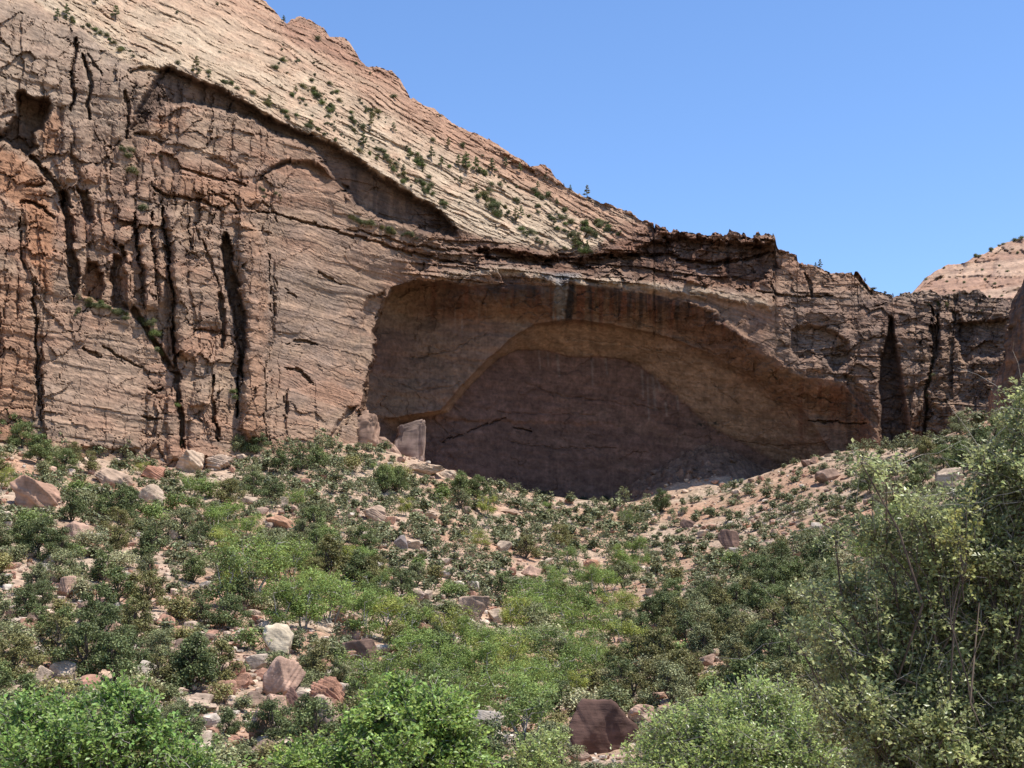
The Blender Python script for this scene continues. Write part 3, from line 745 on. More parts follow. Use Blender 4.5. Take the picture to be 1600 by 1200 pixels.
bedline = sstep(0.35, 0.75, perlin(q_s / 3.2, a_s / 90, 441)) * slope_w + sstep(0.3, 0.7, perlin(q_m / 3.4, a_m / 70, 442)) * (1 - slope_w) * (1 - al)
col = mix(col, C((.19, .125, .095)), 0.55 * (1 - slope_w) * (1 - al) * sstep(560, 640, PX) * sstep(1230, 1190, PX) * sstep(0.0, 0.35, fbm(PX / 40, PY / 14, 4, 446)))
col = col * (1 - 0.22 * bedline)[..., None]
vs_ = perlin(PX / 3.2 + 0.6 * fbm(PX / 40, PY / 60, 2, 450), PY / 170, 451) + 0.6 * perlin(PX / 9, PY / 240, 452)
hs_ = perlin((PY - 0.10 * PX + 5 * fbm(PX / 90, PY / 50, 3, 453)) / 3.4, PX / 160, 454) + 0.7 * perlin((PY - 0.16 * PX) / 9, PX / 260, 455)
col = col * (1 + al * (0.13 * vs_ * sstep(-.3, .3, fbm(PX / 80, PY / 80, 2, 456)) + 0.15 * hs_ * sstep(.3, -.3, fbm(PX / 80, PY / 80, 2, 456) - 0.2)))[..., None]
sp_ = facets(PX / 34, PY / 22, 457)[0]
col = col * (1 + 0.16 * al * sp_)[..., None]
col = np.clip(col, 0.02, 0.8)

x, y, z = unproject(PX, PY, D)
V = np.stack([x, y, z], -1)
# carry the rock on behind its skyline: over the top and down the far side
back = []
for dy, dz in ((1.2, 0.15), (4, -0.2), (10, -1.5), (25, -6), (60, -20), (110, -70)):
    r = V[0].copy(); r[:, 1] += dy; r[:, 2] += dz; r[:, 0] *= (1 + dy / 330)
    back.append(r)
Vall = np.concatenate([np.array(back[::-1]), V], 0)
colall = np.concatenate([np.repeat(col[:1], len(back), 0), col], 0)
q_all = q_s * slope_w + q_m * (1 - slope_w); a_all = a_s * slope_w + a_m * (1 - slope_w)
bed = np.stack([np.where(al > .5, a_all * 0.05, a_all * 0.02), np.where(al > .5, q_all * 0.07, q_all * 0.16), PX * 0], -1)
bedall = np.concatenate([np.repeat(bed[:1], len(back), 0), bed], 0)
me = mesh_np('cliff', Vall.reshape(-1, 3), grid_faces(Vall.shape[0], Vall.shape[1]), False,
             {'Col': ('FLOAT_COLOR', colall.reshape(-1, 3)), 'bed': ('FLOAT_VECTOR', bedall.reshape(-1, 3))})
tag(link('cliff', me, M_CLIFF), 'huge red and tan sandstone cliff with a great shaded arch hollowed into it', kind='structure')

def cliff_point(px, py):
    """the point of the cliff's face that shows at a pixel"""
    j = int(np.clip(np.searchsorted(PXC, px), 1, len(PXC) - 1))
    if abs(PXC[j - 1] - px) < abs(PXC[j] - px):
        j -= 1
    i = int(np.argmin(np.abs(PY[:, j] - py)))
    return V[i, j]

# ------------------------------------------------------------------ the hill seen beyond the notch
hx = np.arange(1330, 2000, 2.2); hn = 110
ht = np.interp(hx, [1330, 1400, 1425, 1437, 1450, 1466, 1482, 1510, 1525, 1540, 1556, 1570, 1600, 1700, 2000], [520, 480, 458, 446, 432, 421, 414, 410, 400, 396, 386, 379, 372, 330, 250])
ht = ht + 2.0 * fbm(hx / 16, hx * 0, 3, 500) + 1.2 * fbm(hx / 4, hx * 0, 2, 501)
hp = ht[None, :] + np.linspace(0, 1, hn)[:, None] * (560 - ht)[None, :]
hX = np.repeat(hx[None, :], hn, 0)
hD = 470 - 0.10 * (hX - 1430) - 0.75 * (hp - 372)
hq = hp * math.cos(-0.1) - hX * math.sin(-0.1) + 4 * fbm(hX / 50, hp / 40, 3, 502)
hf, hj = facets(hX / 22, hp / 14, 510)
hD += 1.1 * sstep(-.1, .1, perlin(hq / 9, hX / 120, 503)) + 0.6 * sstep(-.1, .1, perlin(hq / 4, hX / 60, 504)) + 2.6 * hf + 1.3 * fbm(hX / 30, hp / 20, 4, 505) + 0.9 * facets(hX / 8, hp / 6, 512)[0]
hD += 3.0 * np.exp(-((hX - 1545 - 0.3 * (430 - hp)) / 6.0) ** 2) + 2 * sstep(0.0, 0.3, fbm(hX / 60, hp / 40, 2, 506))
hc = mix(np.broadcast_to(C((.31, .185, .125)), hX.shape + (3,)), C((.39, .26, .18)), sstep(-.3, .3, perlin(hq / 14, hX / 200, 507)))
hc = mix(hc, C((.25, .15, .11)), 0.5 * sstep(0, .4, fbm(hX / 30, hp / 20, 3, 508)))
xx, yy, zz = unproject(hX, hp, hD)
HV = np.stack([xx, yy, zz], -1)
hb = []
for dy, dz in ((2, .2), (8, -.5), (25, -4), (70, -25), (140, -100)):
    r = HV[0].copy(); r[:, 1] += dy; r[:, 2] += dz; hb.append(r)
HA = np.concatenate([np.array(hb[::-1]), HV], 0)
hca = np.concatenate([np.repeat(hc[:1], len(hb), 0), hc], 0)
hbed = np.stack([hX * .02, hq * .16, hX * 0], -1); hbed = np.concatenate([np.repeat(hbed[:1], len(hb), 0), hbed], 0)
me = mesh_np('hill', HA.reshape(-1, 3), grid_faces(*HA.shape[:2]), True, {'Col': ('FLOAT_COLOR', hca.reshape(-1, 3)), 'bed': ('FLOAT_VECTOR', hbed.reshape(-1, 3))})
tag(link('hill', me, M_CLIFF), 'pale rounded slickrock hill beyond the notch in the cliff', kind='structure')

# ------------------------------------------------------------------ the dark buttress nearer on the right: a rounded tower, built all round
def tower(name, cx_px, base_py, top_py, D0, half_w, seed, colr, lean_px=0, label=''):
    n_h, n_a2 = 130, 150
    h = np.linspace(0, 1, n_h)[:, None]; a = np.linspace(0, 2 * math.pi, n_a2, endpoint=False)[None, :]
    bx, by_, bz = unproject(np.array(cx_px, float), np.array(base_py, float), np.array(D0, float))
    tx, ty_, tz = unproject(np.array(cx_px + lean_px, float), np.array(top_py, float), np.array(D0, float))
    Hh = tz - bz
    prof = np.interp(h, [0, .3, .55, .75, .9, .97, 1.0], [1.0, .9, .78, .66, .5, .36, .05])
    nx = np.cos(a) * 2 + 3 * h; ny = np.sin(a) * 2 + 5 * h
    r = half_w * prof * (1 + 0.26 * fbm(np.cos(a) * 1.5 + seed, np.sin(a) * 1.5 + h * 2.2, 4, seed) + 0.14 * facets(a * 2.2 + 0 * h, h * 5 + 0 * a, seed + 3)[0] + 0.06 * facets(a * 6 + 0 * h, h * 14 + 0 * a, seed + 6)[0] + 0.05 * fbm(a * 9, h * 30, 3, seed + 5))
    X = bx + (tx - bx) * h + r * np.cos(a); Y = by_ + half_w * 0.4 + r * np.sin(a) * 1.3; Z = bz + Hh * (h + 0 * a)
    V2 = np.stack([X, Y, Z], -1).reshape(-1, 3)
    i = np.arange(n_h - 1)[:, None] * n_a2; j = np.arange(n_a2)[None, :]; j2 = (j + 1) % n_a2
    fc = np.stack([i + j, i + j2, i + n_a2 + j2, i + n_a2 + j], -1).reshape(-1, 4)
    st = sstep(-.2, .3, perlin(a * 7 + 0 * h, h * 1.5 + 0 * a, seed + 9))
    c = mix(np.broadcast_to(np.array(colr), st.shape + (3,)), np.array(colr) * np.array((1.7, 1.35, 1.1)), st)
    c = c * (1 + 0.2 * fbm(a * 6 + 0 * h, h * 14 + 0 * a, 3, seed + 11))[..., None]
    bd = np.stack([a * 2 + 0 * h, h * 30 + 0 * a, 0 * (a + h)], -1)
    me = mesh_np(name, V2, fc, True, {'Col': ('FLOAT_COLOR', c.reshape(-1, 3)), 'bed': ('FLOAT_VECTOR', bd.reshape(-1, 3))})
    return tag(link(name, me, M_CLIFF), label, kind='structure')

tower('buttress', 1655, 690, 380, 290, 11.5, 61, (.11, .075, .058), 8, 'dark shaded rock buttress standing in front of the broken wall')
tower('buttress', 1568, 700, 583, 296, 3.6, 67, (.20, .125, .09), 4, 'low reddish rock buttress leaning against the taller dark one')
# ------------------------------------------------------------------ the ground
G_PX = [(930, 785, 332), (930, 850, 282), (920, 920, 238), (900, 1000, 192), (880, 1100, 148), (880, 1200, 112), (0, 690, 249), (60, 700, 255), (0, 1000, 130), (0, 1150, 98),
    (0, 850, 180), (100, 850, 190), (200, 722, 263), (200, 1000, 142), (300, 735, 271), (400, 705, 283), (400, 850, 216), (400, 1000, 142), (400, 1150, 106), (560, 692, 303), (560, 850, 217),
    (560, 1000, 150), (650, 722, 317), (700, 850, 238), (700, 1000, 166), (700, 1150, 110), (780, 762, 324), (860, 782, 331), (1050, 783, 333), (1120, 768, 333), (1200, 737, 327), (1270, 716, 320), (1330, 700, 317), (1400, 706, 310),
    (1450, 690, 302), (1530, 662, 287), (1600, 645, 272), (1200, 850, 232), (1200, 950, 182), (1200, 1060, 138), (1080, 1000, 166), (1300, 800, 265), (1450, 800, 222),
    (1600, 800, 180), (1500, 1000, 118), (1600, 1100, 80), (1000, 1150, 114), (-250, 700, 222), (-250, 1000, 118), (1900, 640, 230), (1900, 900, 120)]
gp, gv = [], []
for px_, py_, d_ in G_PX:
    a_, b_, c_ = unproject(float(px_), float(py_), float(d_)); gp.append((a_, b_)); gv.append(c_)
for a_, b_, c_ in [(0, -60, -3.0), (-60, -40, -3), (60, -40, -1.0), (0, 0, -1.75), (-8, 2, -2), (8, 2, -1.6), (-14, 18, -6.5), (0, 16, -6.2), (14, 16, -4.2), (-20, 45, -11), (6, 45, -12), (22, 45, -7.5),
                   (0, 75, -13.0), (-60, 60, -6), (70, 70, 0),
                   # the alcove's floor and the country under the cliffs
                   (-12, 348, 33), (8, 350, 31.5), (35, 350, 33), (60, 342, 37), (8, 372, 34), (-80, 340, 45), (-160, 320, 45), (110, 345, 42), (-300, 330, 45), (300, 340, 45), (0, 480, 40), (-300, 520, 40), (300, 520, 40)]:
    gp.append((a_, b_)); gv.append(c_)
GT = TPS(gp, gv, lam=5e-3, scale=150.0)

def height(x, y):
    z = GT(x, y)
    far = sstep(60, 110, y)
    z = z + far * (0.9 * fbm(x / 26, y / 30, 4, 601) + 0.35 * fbm(x / 6, y / 7, 4, 602)) + 0.15 * fbm(x / 3, y / 3, 3, 603)
    # talus cone under the seep at the back of the arch
    ax, ay, az = unproject(1105.0, 690.0, 352.0)
    z = np.maximum(z, az + 1.0 - 0.62 * np.hypot(x - ax, (y - ay) * 1.0) + 0.5 * fbm(x / 5, y / 5, 3, 604) - 100 * (y < 325))
    return z

gx = nonuniform(-640, 640, -118, 118, 0.55, 9.0)
gy = np.concatenate([np.arange(-120, 0, 8), np.arange(0, 60, 1.4), np.arange(60, 100, 0.8), np.arange(100, 362, 0.6), np.arange(364, 900, 14)])
GX, GY = np.meshgrid(gx, gy)
fx, fy = np.clip(GX, -300, 300), np.clip(GY, -60, 520)
GZ = height(fx, fy)
rk, rj = facets(GX / 1.6, GY / 1.6, 620)
stony = sstep(-0.15, 0.4, fbm(GX / 14, GY / 14, 3, 621)) * sstep(80, 120, GY)
GZ = GZ + stony * 0.35 * np.clip(rk, -0.2, 0.6)
rk2, _ = facets(GX / 2.6, GY / 2.6, 623)
GZ = GZ + sstep(331, 334, GY) * sstep(362, 352, GY) * (np.abs(GX) < 90) * (0.9 * rk2 + 0.5 * rk)
GXY = (gx, gy)

def ground_z(x, y):
    x = np.asarray(x, float); y = np.asarray(y, float)
    i = np.clip(np.searchsorted(gx, x) - 1, 0, len(gx) - 2); j = np.clip(np.searchsorted(gy, y) - 1, 0, len(gy) - 2)
    u = (x - gx[i]) / (gx[i + 1] - gx[i]); v = (y - gy[j]) / (gy[j + 1] - gy[j])
    return (GZ[j, i] * (1 - u) + GZ[j, i + 1] * u) * (1 - v) + (GZ[j + 1, i] * (1 - u) + GZ[j + 1, i + 1] * u) * v

D_MARCH = np.geomspace(35, 352, 340)
def ground_hits(px, py):
    """where the view through each pixel first meets the ground: D, or nan"""
    px = np.asarray(px, float); py = np.asarray(py, float)
    X, Y, Z = unproject(px[:, None], py[:, None], D_MARCH[None, :] + 0 * px[:, None])
    below = Z < ground_z(X, Y)
    k = below.argmax(1); ok = below.any(1) & (k > 0)
    k = np.clip(k, 1, None); r = np.arange(len(px))
    g0 = Z[r, k - 1] - ground_z(X[r, k - 1], Y[r, k - 1]); g1 = Z[r, k] - ground_z(X[r, k], Y[r, k])
    t = g0 / (g0 - g1 + 1e-9)
    d = D_MARCH[k - 1] + t * (D_MARCH[k] - D_MARCH[k - 1])
    return np.where(ok, d, np.nan)

g1 = sstep(-.35, .35, fbm(GX / 22, GY / 22, 4, 630)); g2 = sstep(-.3, .3, fbm(GX / 5, GY / 5, 4, 631))
gc = mix(np.broadcast_to(C((.49, .36, .26)), GX.shape + (3,)), C((.45, .25, .155)), 0.8 * g1)
gc = mix(gc, C((.56, .45, .34)), 0.55 * (1 - g2) * stony)
gc = mix(gc, C((.27, .215, .14)), 0.5 * g2 * sstep(0.1, -0.3, fbm(GX / 9, GY / 9, 3, 633)))
alc = sstep(331.2, 333, GY) * sstep(-75, -60, GX) * sstep(95, 80, GX)  # mask for shade painted on the arch floor, starting at the shadow edge
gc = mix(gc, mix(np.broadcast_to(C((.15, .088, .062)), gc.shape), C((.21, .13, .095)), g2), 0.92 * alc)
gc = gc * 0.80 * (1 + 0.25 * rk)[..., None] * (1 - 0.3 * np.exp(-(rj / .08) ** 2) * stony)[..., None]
gbed = np.stack([GX * .9, GY * .9, GX * 0], -1)
M_GROUND = rock_material('sandy talus ground', bump=0.2, coarse=2.2, fine=1.15)
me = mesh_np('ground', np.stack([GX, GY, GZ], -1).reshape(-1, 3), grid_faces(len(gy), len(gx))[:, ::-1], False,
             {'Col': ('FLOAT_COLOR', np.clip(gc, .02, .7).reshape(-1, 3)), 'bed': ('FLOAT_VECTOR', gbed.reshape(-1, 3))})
tag(link('ground', me, M_GROUND), 'pinkish tan stony slopes of the valley below the cliff', kind='structure')
# ------------------------------------------------------------------ builders for stones and plants
RNG = np.random.default_rng(11)

def icosphere(sub):
    bm = bmesh.new(); bmesh.ops.create_icosphere(bm, subdivisions=sub, radius=1.0)
    V = np.array([v.co[:] for v in bm.verts]); Fc = np.array([[v.index for v in f.verts] for f in bm.faces]); bm.free()
    return V, Fc
ICO = {k: icosphere(k) for k in (2, 3, 5)}

def stone(seed, sub=3, rough=0.05, groove=0.0, planes=13, gdir=(0.2, 0.1, 1.0), gfreq=16):
    """a broken block: a ball cut by random planes, then worn"""
    rg = np.random.default_rng(seed)
    V, Fc = ICO[sub]
    n = rg.normal(size=(planes, 3)); n /= np.linalg.norm(n, axis=1)[:, None]
    n[0] = (0.05, 0.05, 1); n[0] /= np.linalg.norm(n[0])
    d = rg.uniform(0.42, 0.72, planes)
    c = V @ n.T
    r = np.where(c > 0.05, d / np.maximum(c, 0.05), 9).min(1)
    r = np.minimum(r, 0.95)
    P = V * r[:, None]
    if rough:
        q = fbm(P[:, 0] * 3 + P[:, 2] * 1.7 + seed, P[:, 1] * 3 - P[:, 2] * 1.3, 4, seed % 97)
        P = P * (1 + rough * 2 * q)[:, None]
    if groove:
        g = np.array(gdir) / np.linalg.norm(gdir)
        t = P @ g + 0.05 * fbm(P[:, 0] * 2, P[:, 1] * 2, 2, 5)
        P = P * (1 - groove * sstep(-.2, .2, perlin(t * gfreq, t * 0 + seed * 0.37, seed % 91)))[:, None]
    P[:, 2] -= P[:, 2].min()
    ext = P.max(0) - P.min(0)
    P = (P - np.array([(P[:, 0].max() + P[:, 0].min()) / 2, (P[:, 1].max() + P[:, 1].min()) / 2, 0])) / ext
    return P, Fc

def leaf_quads(P, A, W, L, fold=0.25):
    """one folded leaf per row: base point, axis, width direction, length"""
    n = len(P)
    U = np.cross(A, W)
    mid = P + A * (L * 0.5)[:, None]
    v = np.empty((n, 4, 3))
    v[:, 0] = P
    v[:, 1] = mid + W * (L * 0.30)[:, None] + U * (L * 0.3 * fold)[:, None]
    v[:, 2] = P + A * L[:, None]
    v[:, 3] = mid - W * (L * 0.30)[:, None] + U * (L * 0.3 * fold)[:, None]
    i = np.arange(n)[:, None] * 4
    f = np.concatenate([i + [0, 1, 2], i + [0, 2, 3]], 0)
    return v.reshape(-1, 3), f

def unit(v):
    return v / np.maximum(np.linalg.norm(v, axis=-1, keepdims=True), 1e-9)

def leaf_cloud(blobs, n, size, rg, shell=2.4, up=0.25):
    """leaves spread through ellipsoids (cx, cy, cz, rx, ry, rz), denser towards their outsides"""
    B = np.array(blobs); w = (B[:, 3] * B[:, 4] + B[:, 4] * B[:, 5] + B[:, 3] * B[:, 5]); k = rg.choice(len(B), n, p=w / w.sum())
    d = unit(rg.normal(size=(n, 3)))
    r = rg.uniform(0, 1, n) ** (1 / shell)
    lump = 1 + 0.30 * np.sin(d[:, 0] * 5 + k * 1.7) * np.cos(d[:, 1] * 6 + k * 2.3) + 0.16 * np.sin(d[:, 2] * 9 + k)
    P = B[k, :3] + d * B[k, 3:] * (r * lump)[:, None]
    nn = unit(d * 0.55 + rg.normal(size=(n, 3)) * 0.55 + np.array([0, 0, 0.55 + up]))
    A = unit(np.cross(nn, rg.normal(size=(n, 3))))
    Wd = np.cross(nn, A)
    return leaf_quads(P, A, Wd, size * rg.uniform(0.65, 1.35, n))

def tubes(paths, sides=5):
    """paths: list of (points, radii) -> one mesh of tapering tubes"""
    VV, FF, o = [], [], 0
    for pts, rad in paths:
        P = np.array(pts, float); R = np.array(rad, float); m = len(P)
        T = unit(np.gradient(P, axis=0))
        ref = np.where(np.abs(T[:, 2:3]) > 0.9, np.array([[1.0, 0, 0]]), np.array([[0, 0, 1.0]]))
        a = unit(np.cross(T, ref)); b = np.cross(T, a)
        th = np.linspace(0, 2 * math.pi, sides, endpoint=False)
        ring = P[:, None] + R[:, None, None] * (np.cos(th)[None, :, None] * a[:, None] + np.sin(th)[None, :, None] * b[:, None])
        VV.append(ring.reshape(-1, 3))
        i = np.arange(m - 1)[:, None] * sides; j = np.arange(sides)[None, :]; j2 = (j + 1) % sides
        FF.append(np.stack([i + j, i + j2, i + sides + j2, i + sides + j], -1).reshape(-1, 4) + o)
        o += m * sides
    return np.concatenate(VV), np.concatenate(FF)

def bent(p, q, rg, k=5, wob=0.08):
    p = np.array(p, float); q = np.array(q, float); t = np.linspace(0, 1, k)[:, None]
    L = np.linalg.norm(q - p)
    w = rg.normal(size=(k, 3)) * wob * L; w[0] = 0; w[-1] = 0
    return p + (q - p) * t + w * np.sin(np.pi * t)

# ---- plant meshes of unit height
def juniper_proto(seed, wide, leaves=1500, size=0.042):
    rg = np.random.default_rng(seed); blobs = []; paths = []
    nb = rg.integers(9, 13)
    main = bent((0, 0, -0.06), (rg.uniform(-.08, .08), rg.uniform(-.08, .08), 0.7), rg, 6, .05)
    paths.append((main, np.linspace(.045, .012, 6)))
    for k in range(nb):
        t = (k + .5) / nb; z = 0.16 + 0.70 * t
        ring = wide * (0.36 * (1 - 0.72 * t ** 1.6) + 0.03); a = k * 2.4 + rg.uniform(-.5, .5)
        c = (ring * math.cos(a) * rg.uniform(.45, 1), ring * math.sin(a) * rg.uniform(.45, 1), z)
        s = rg.uniform(.12, .2) * (1 - 0.35 * t)
        blobs.append((*c, s * wide * 1.15, s * wide * 1.15, s * .85))
        b = main[min(4, int(t * 4))]
        paths.append((bent(b, c, rg, 4, .1), np.linspace(.022, .006, 4)))
    tv, tf = tubes(paths, 5)
    return tv, tf, *leaf_cloud(blobs, leaves, size, rg)

def broadleaf_proto(seed, wide, leaves=4200, size=0.040):
    rg = np.random.default_rng(seed); blobs = []; paths = []
    for k in range(5):
        a = k * 1.26 + rg.uniform(-.4, .4); q = rg.uniform(.12, .3) * wide
        blobs.append((q * math.cos(a), q * math.sin(a), rg.uniform(.22, .5), .15 * wide, .15 * wide, .17))
    for s_ in range(3):
        a0 = s_ * 2.1 + rg.uniform(0, 1)
        top = (0.22 * wide * math.cos(a0), 0.22 * wide * math.sin(a0), rg.uniform(.72, .9))
        main = bent((0.04 * math.cos(a0), 0.04 * math.sin(a0), -0.05), top, rg, 6, .04)
        paths.append((main, np.linspace(.024, .006, 6)))
        for k in range(5):
            b = main[rg.integers(2, 6)]; a = rg.uniform(0, 6.28); q = rg.uniform(.08, .24) * wide
            c = (b[0] + q * math.cos(a), b[1] + q * math.sin(a), min(.93, b[2] + rg.uniform(-.02, .22)))
            s = rg.uniform(.11, .17)
            blobs.append((*c, s * wide, s * wide, s * 1.15)); paths.append((bent(b, c, rg, 4, .08), np.linspace(.009, .003, 4)))
    tv, tf = tubes(paths, 4)
    return tv, tf, *leaf_cloud(blobs, leaves, size, rg, 1.7)

def pine_proto(seed, leaves=1200, size=0.05):
    rg = np.random.default_rng(seed); blobs = []
    paths = [(bent((0, 0, -0.05), (rg.uniform(-.03, .03), 0, 0.97), rg, 6, .02), np.linspace(.03, .006, 6))]
    for k in range(11):
        t = k / 10; z = .30 + .66 * t; r = .20 * (1 - .8 * t) * rg.uniform(.7, 1.2); a = k * 2.4
        c = (r * math.cos(a), r * math.sin(a), z + .02)
        blobs.append((*c, .055 + .075 * (1 - t), .055 + .075 * (1 - t), .045)); paths.append(([(0, 0, z), c], [.01, .004]))
    tv, tf = tubes(paths, 4)
    return tv, tf, *leaf_cloud(blobs, leaves, size, rg)

def shrub_proto(seed, wide, leaves=700, size=0.078):
    rg = np.random.default_rng(seed); blobs = []
    for k in range(rg.integers(5, 9)):
        a = rg.uniform(0, 6.28); r = rg.uniform(0, .36) * wide; s = rg.uniform(.2, .33)
        blobs.append((r * math.cos(a), r * math.sin(a), rg.uniform(.22, .62) * (1 - .3 * r), s * wide, s * wide, s))
    return leaf_cloud(blobs, leaves, size, rg, 2.0, .5)

JSHAPE = ['upright', 'spreading', 'gappy', 'rounded', 'lopsided']
JUN = [juniper_proto(100 + k, w, n) for k, (w, n) in enumerate([(0.95, 4600), (1.35, 5600), (1.15, 3600), (1.1, 5400), (1.25, 4000)])]
JUN_ME = [(mesh_np('juniper trunk', p[0], p[1], True), mesh_np('juniper crown', p[2], p[3])) for p in JUN]
BSHAPE = ['airy', 'broad', 'slender']
BRO = [broadleaf_proto(200 + k, w) for k, w in enumerate((1.35, 1.75, 1.1))]
BRO_ME = [(mesh_np('broadleaf trunk', p[0], p[1], True), mesh_np('broadleaf crown', p[2], p[3])) for p in BRO]
PIN = [pine_proto(300 + k) for k in range(3)]
PIN_ME = [(mesh_np('pine trunk', p[0], p[1], True), mesh_np('pine crown', p[2], p[3])) for p in PIN]
SSHAPE = ['domed', 'wide', 'ragged', 'compact', 'sprawling']
SHR = [shrub_proto(400 + k, w, n) for k, (w, n) in enumerate([(1.1, 2000), (1.6, 2300), (1.3, 1300), (0.9, 1800), (1.9, 2300)])]
SHR_ME = [mesh_np('shrub foliage', p[0], p[1]) for p in SHR]
for a, b in JUN_ME: a.materials.append(M_BARK); b.materials.append(M_LEAF)
for a, b in BRO_ME: a.materials.append(M_PALEBARK); b.materials.append(M_BROAD)
for a, b in PIN_ME: a.materials.append(M_BARK); b.materials.append(M_LEAF)
for a in SHR_ME: a.materials.append(M_LEAF)

# tints with the words that name them
JT = [('dark green', (.050, .070, .034)), ('olive', (.082, .088, .042)), ('green', (.066, .092, .042)), ('grey-green', (.090, .108, .066))]
ST = [('grey-green', (.115, .135, .085)), ('sage', (.155, .170, .120)), ('green', (.085, .125, .048)), ('olive', (.115, .120, .058)), ('dull green', (.080, .100, .055))]
BT = [('bright green', (.088, .136, .046)), ('fresh green', (.100, .150, .050)), ('mid green', (.074, .112, .044)), ('yellow-green', (.130, .160, .050))]

for T_ in (JT, ST, BT):
    T_[:] = [(n_, tuple(v * w_ for v, w_ in zip(c_, (2.35, 2.05, 1.55)))) for n_, c_ in T_]

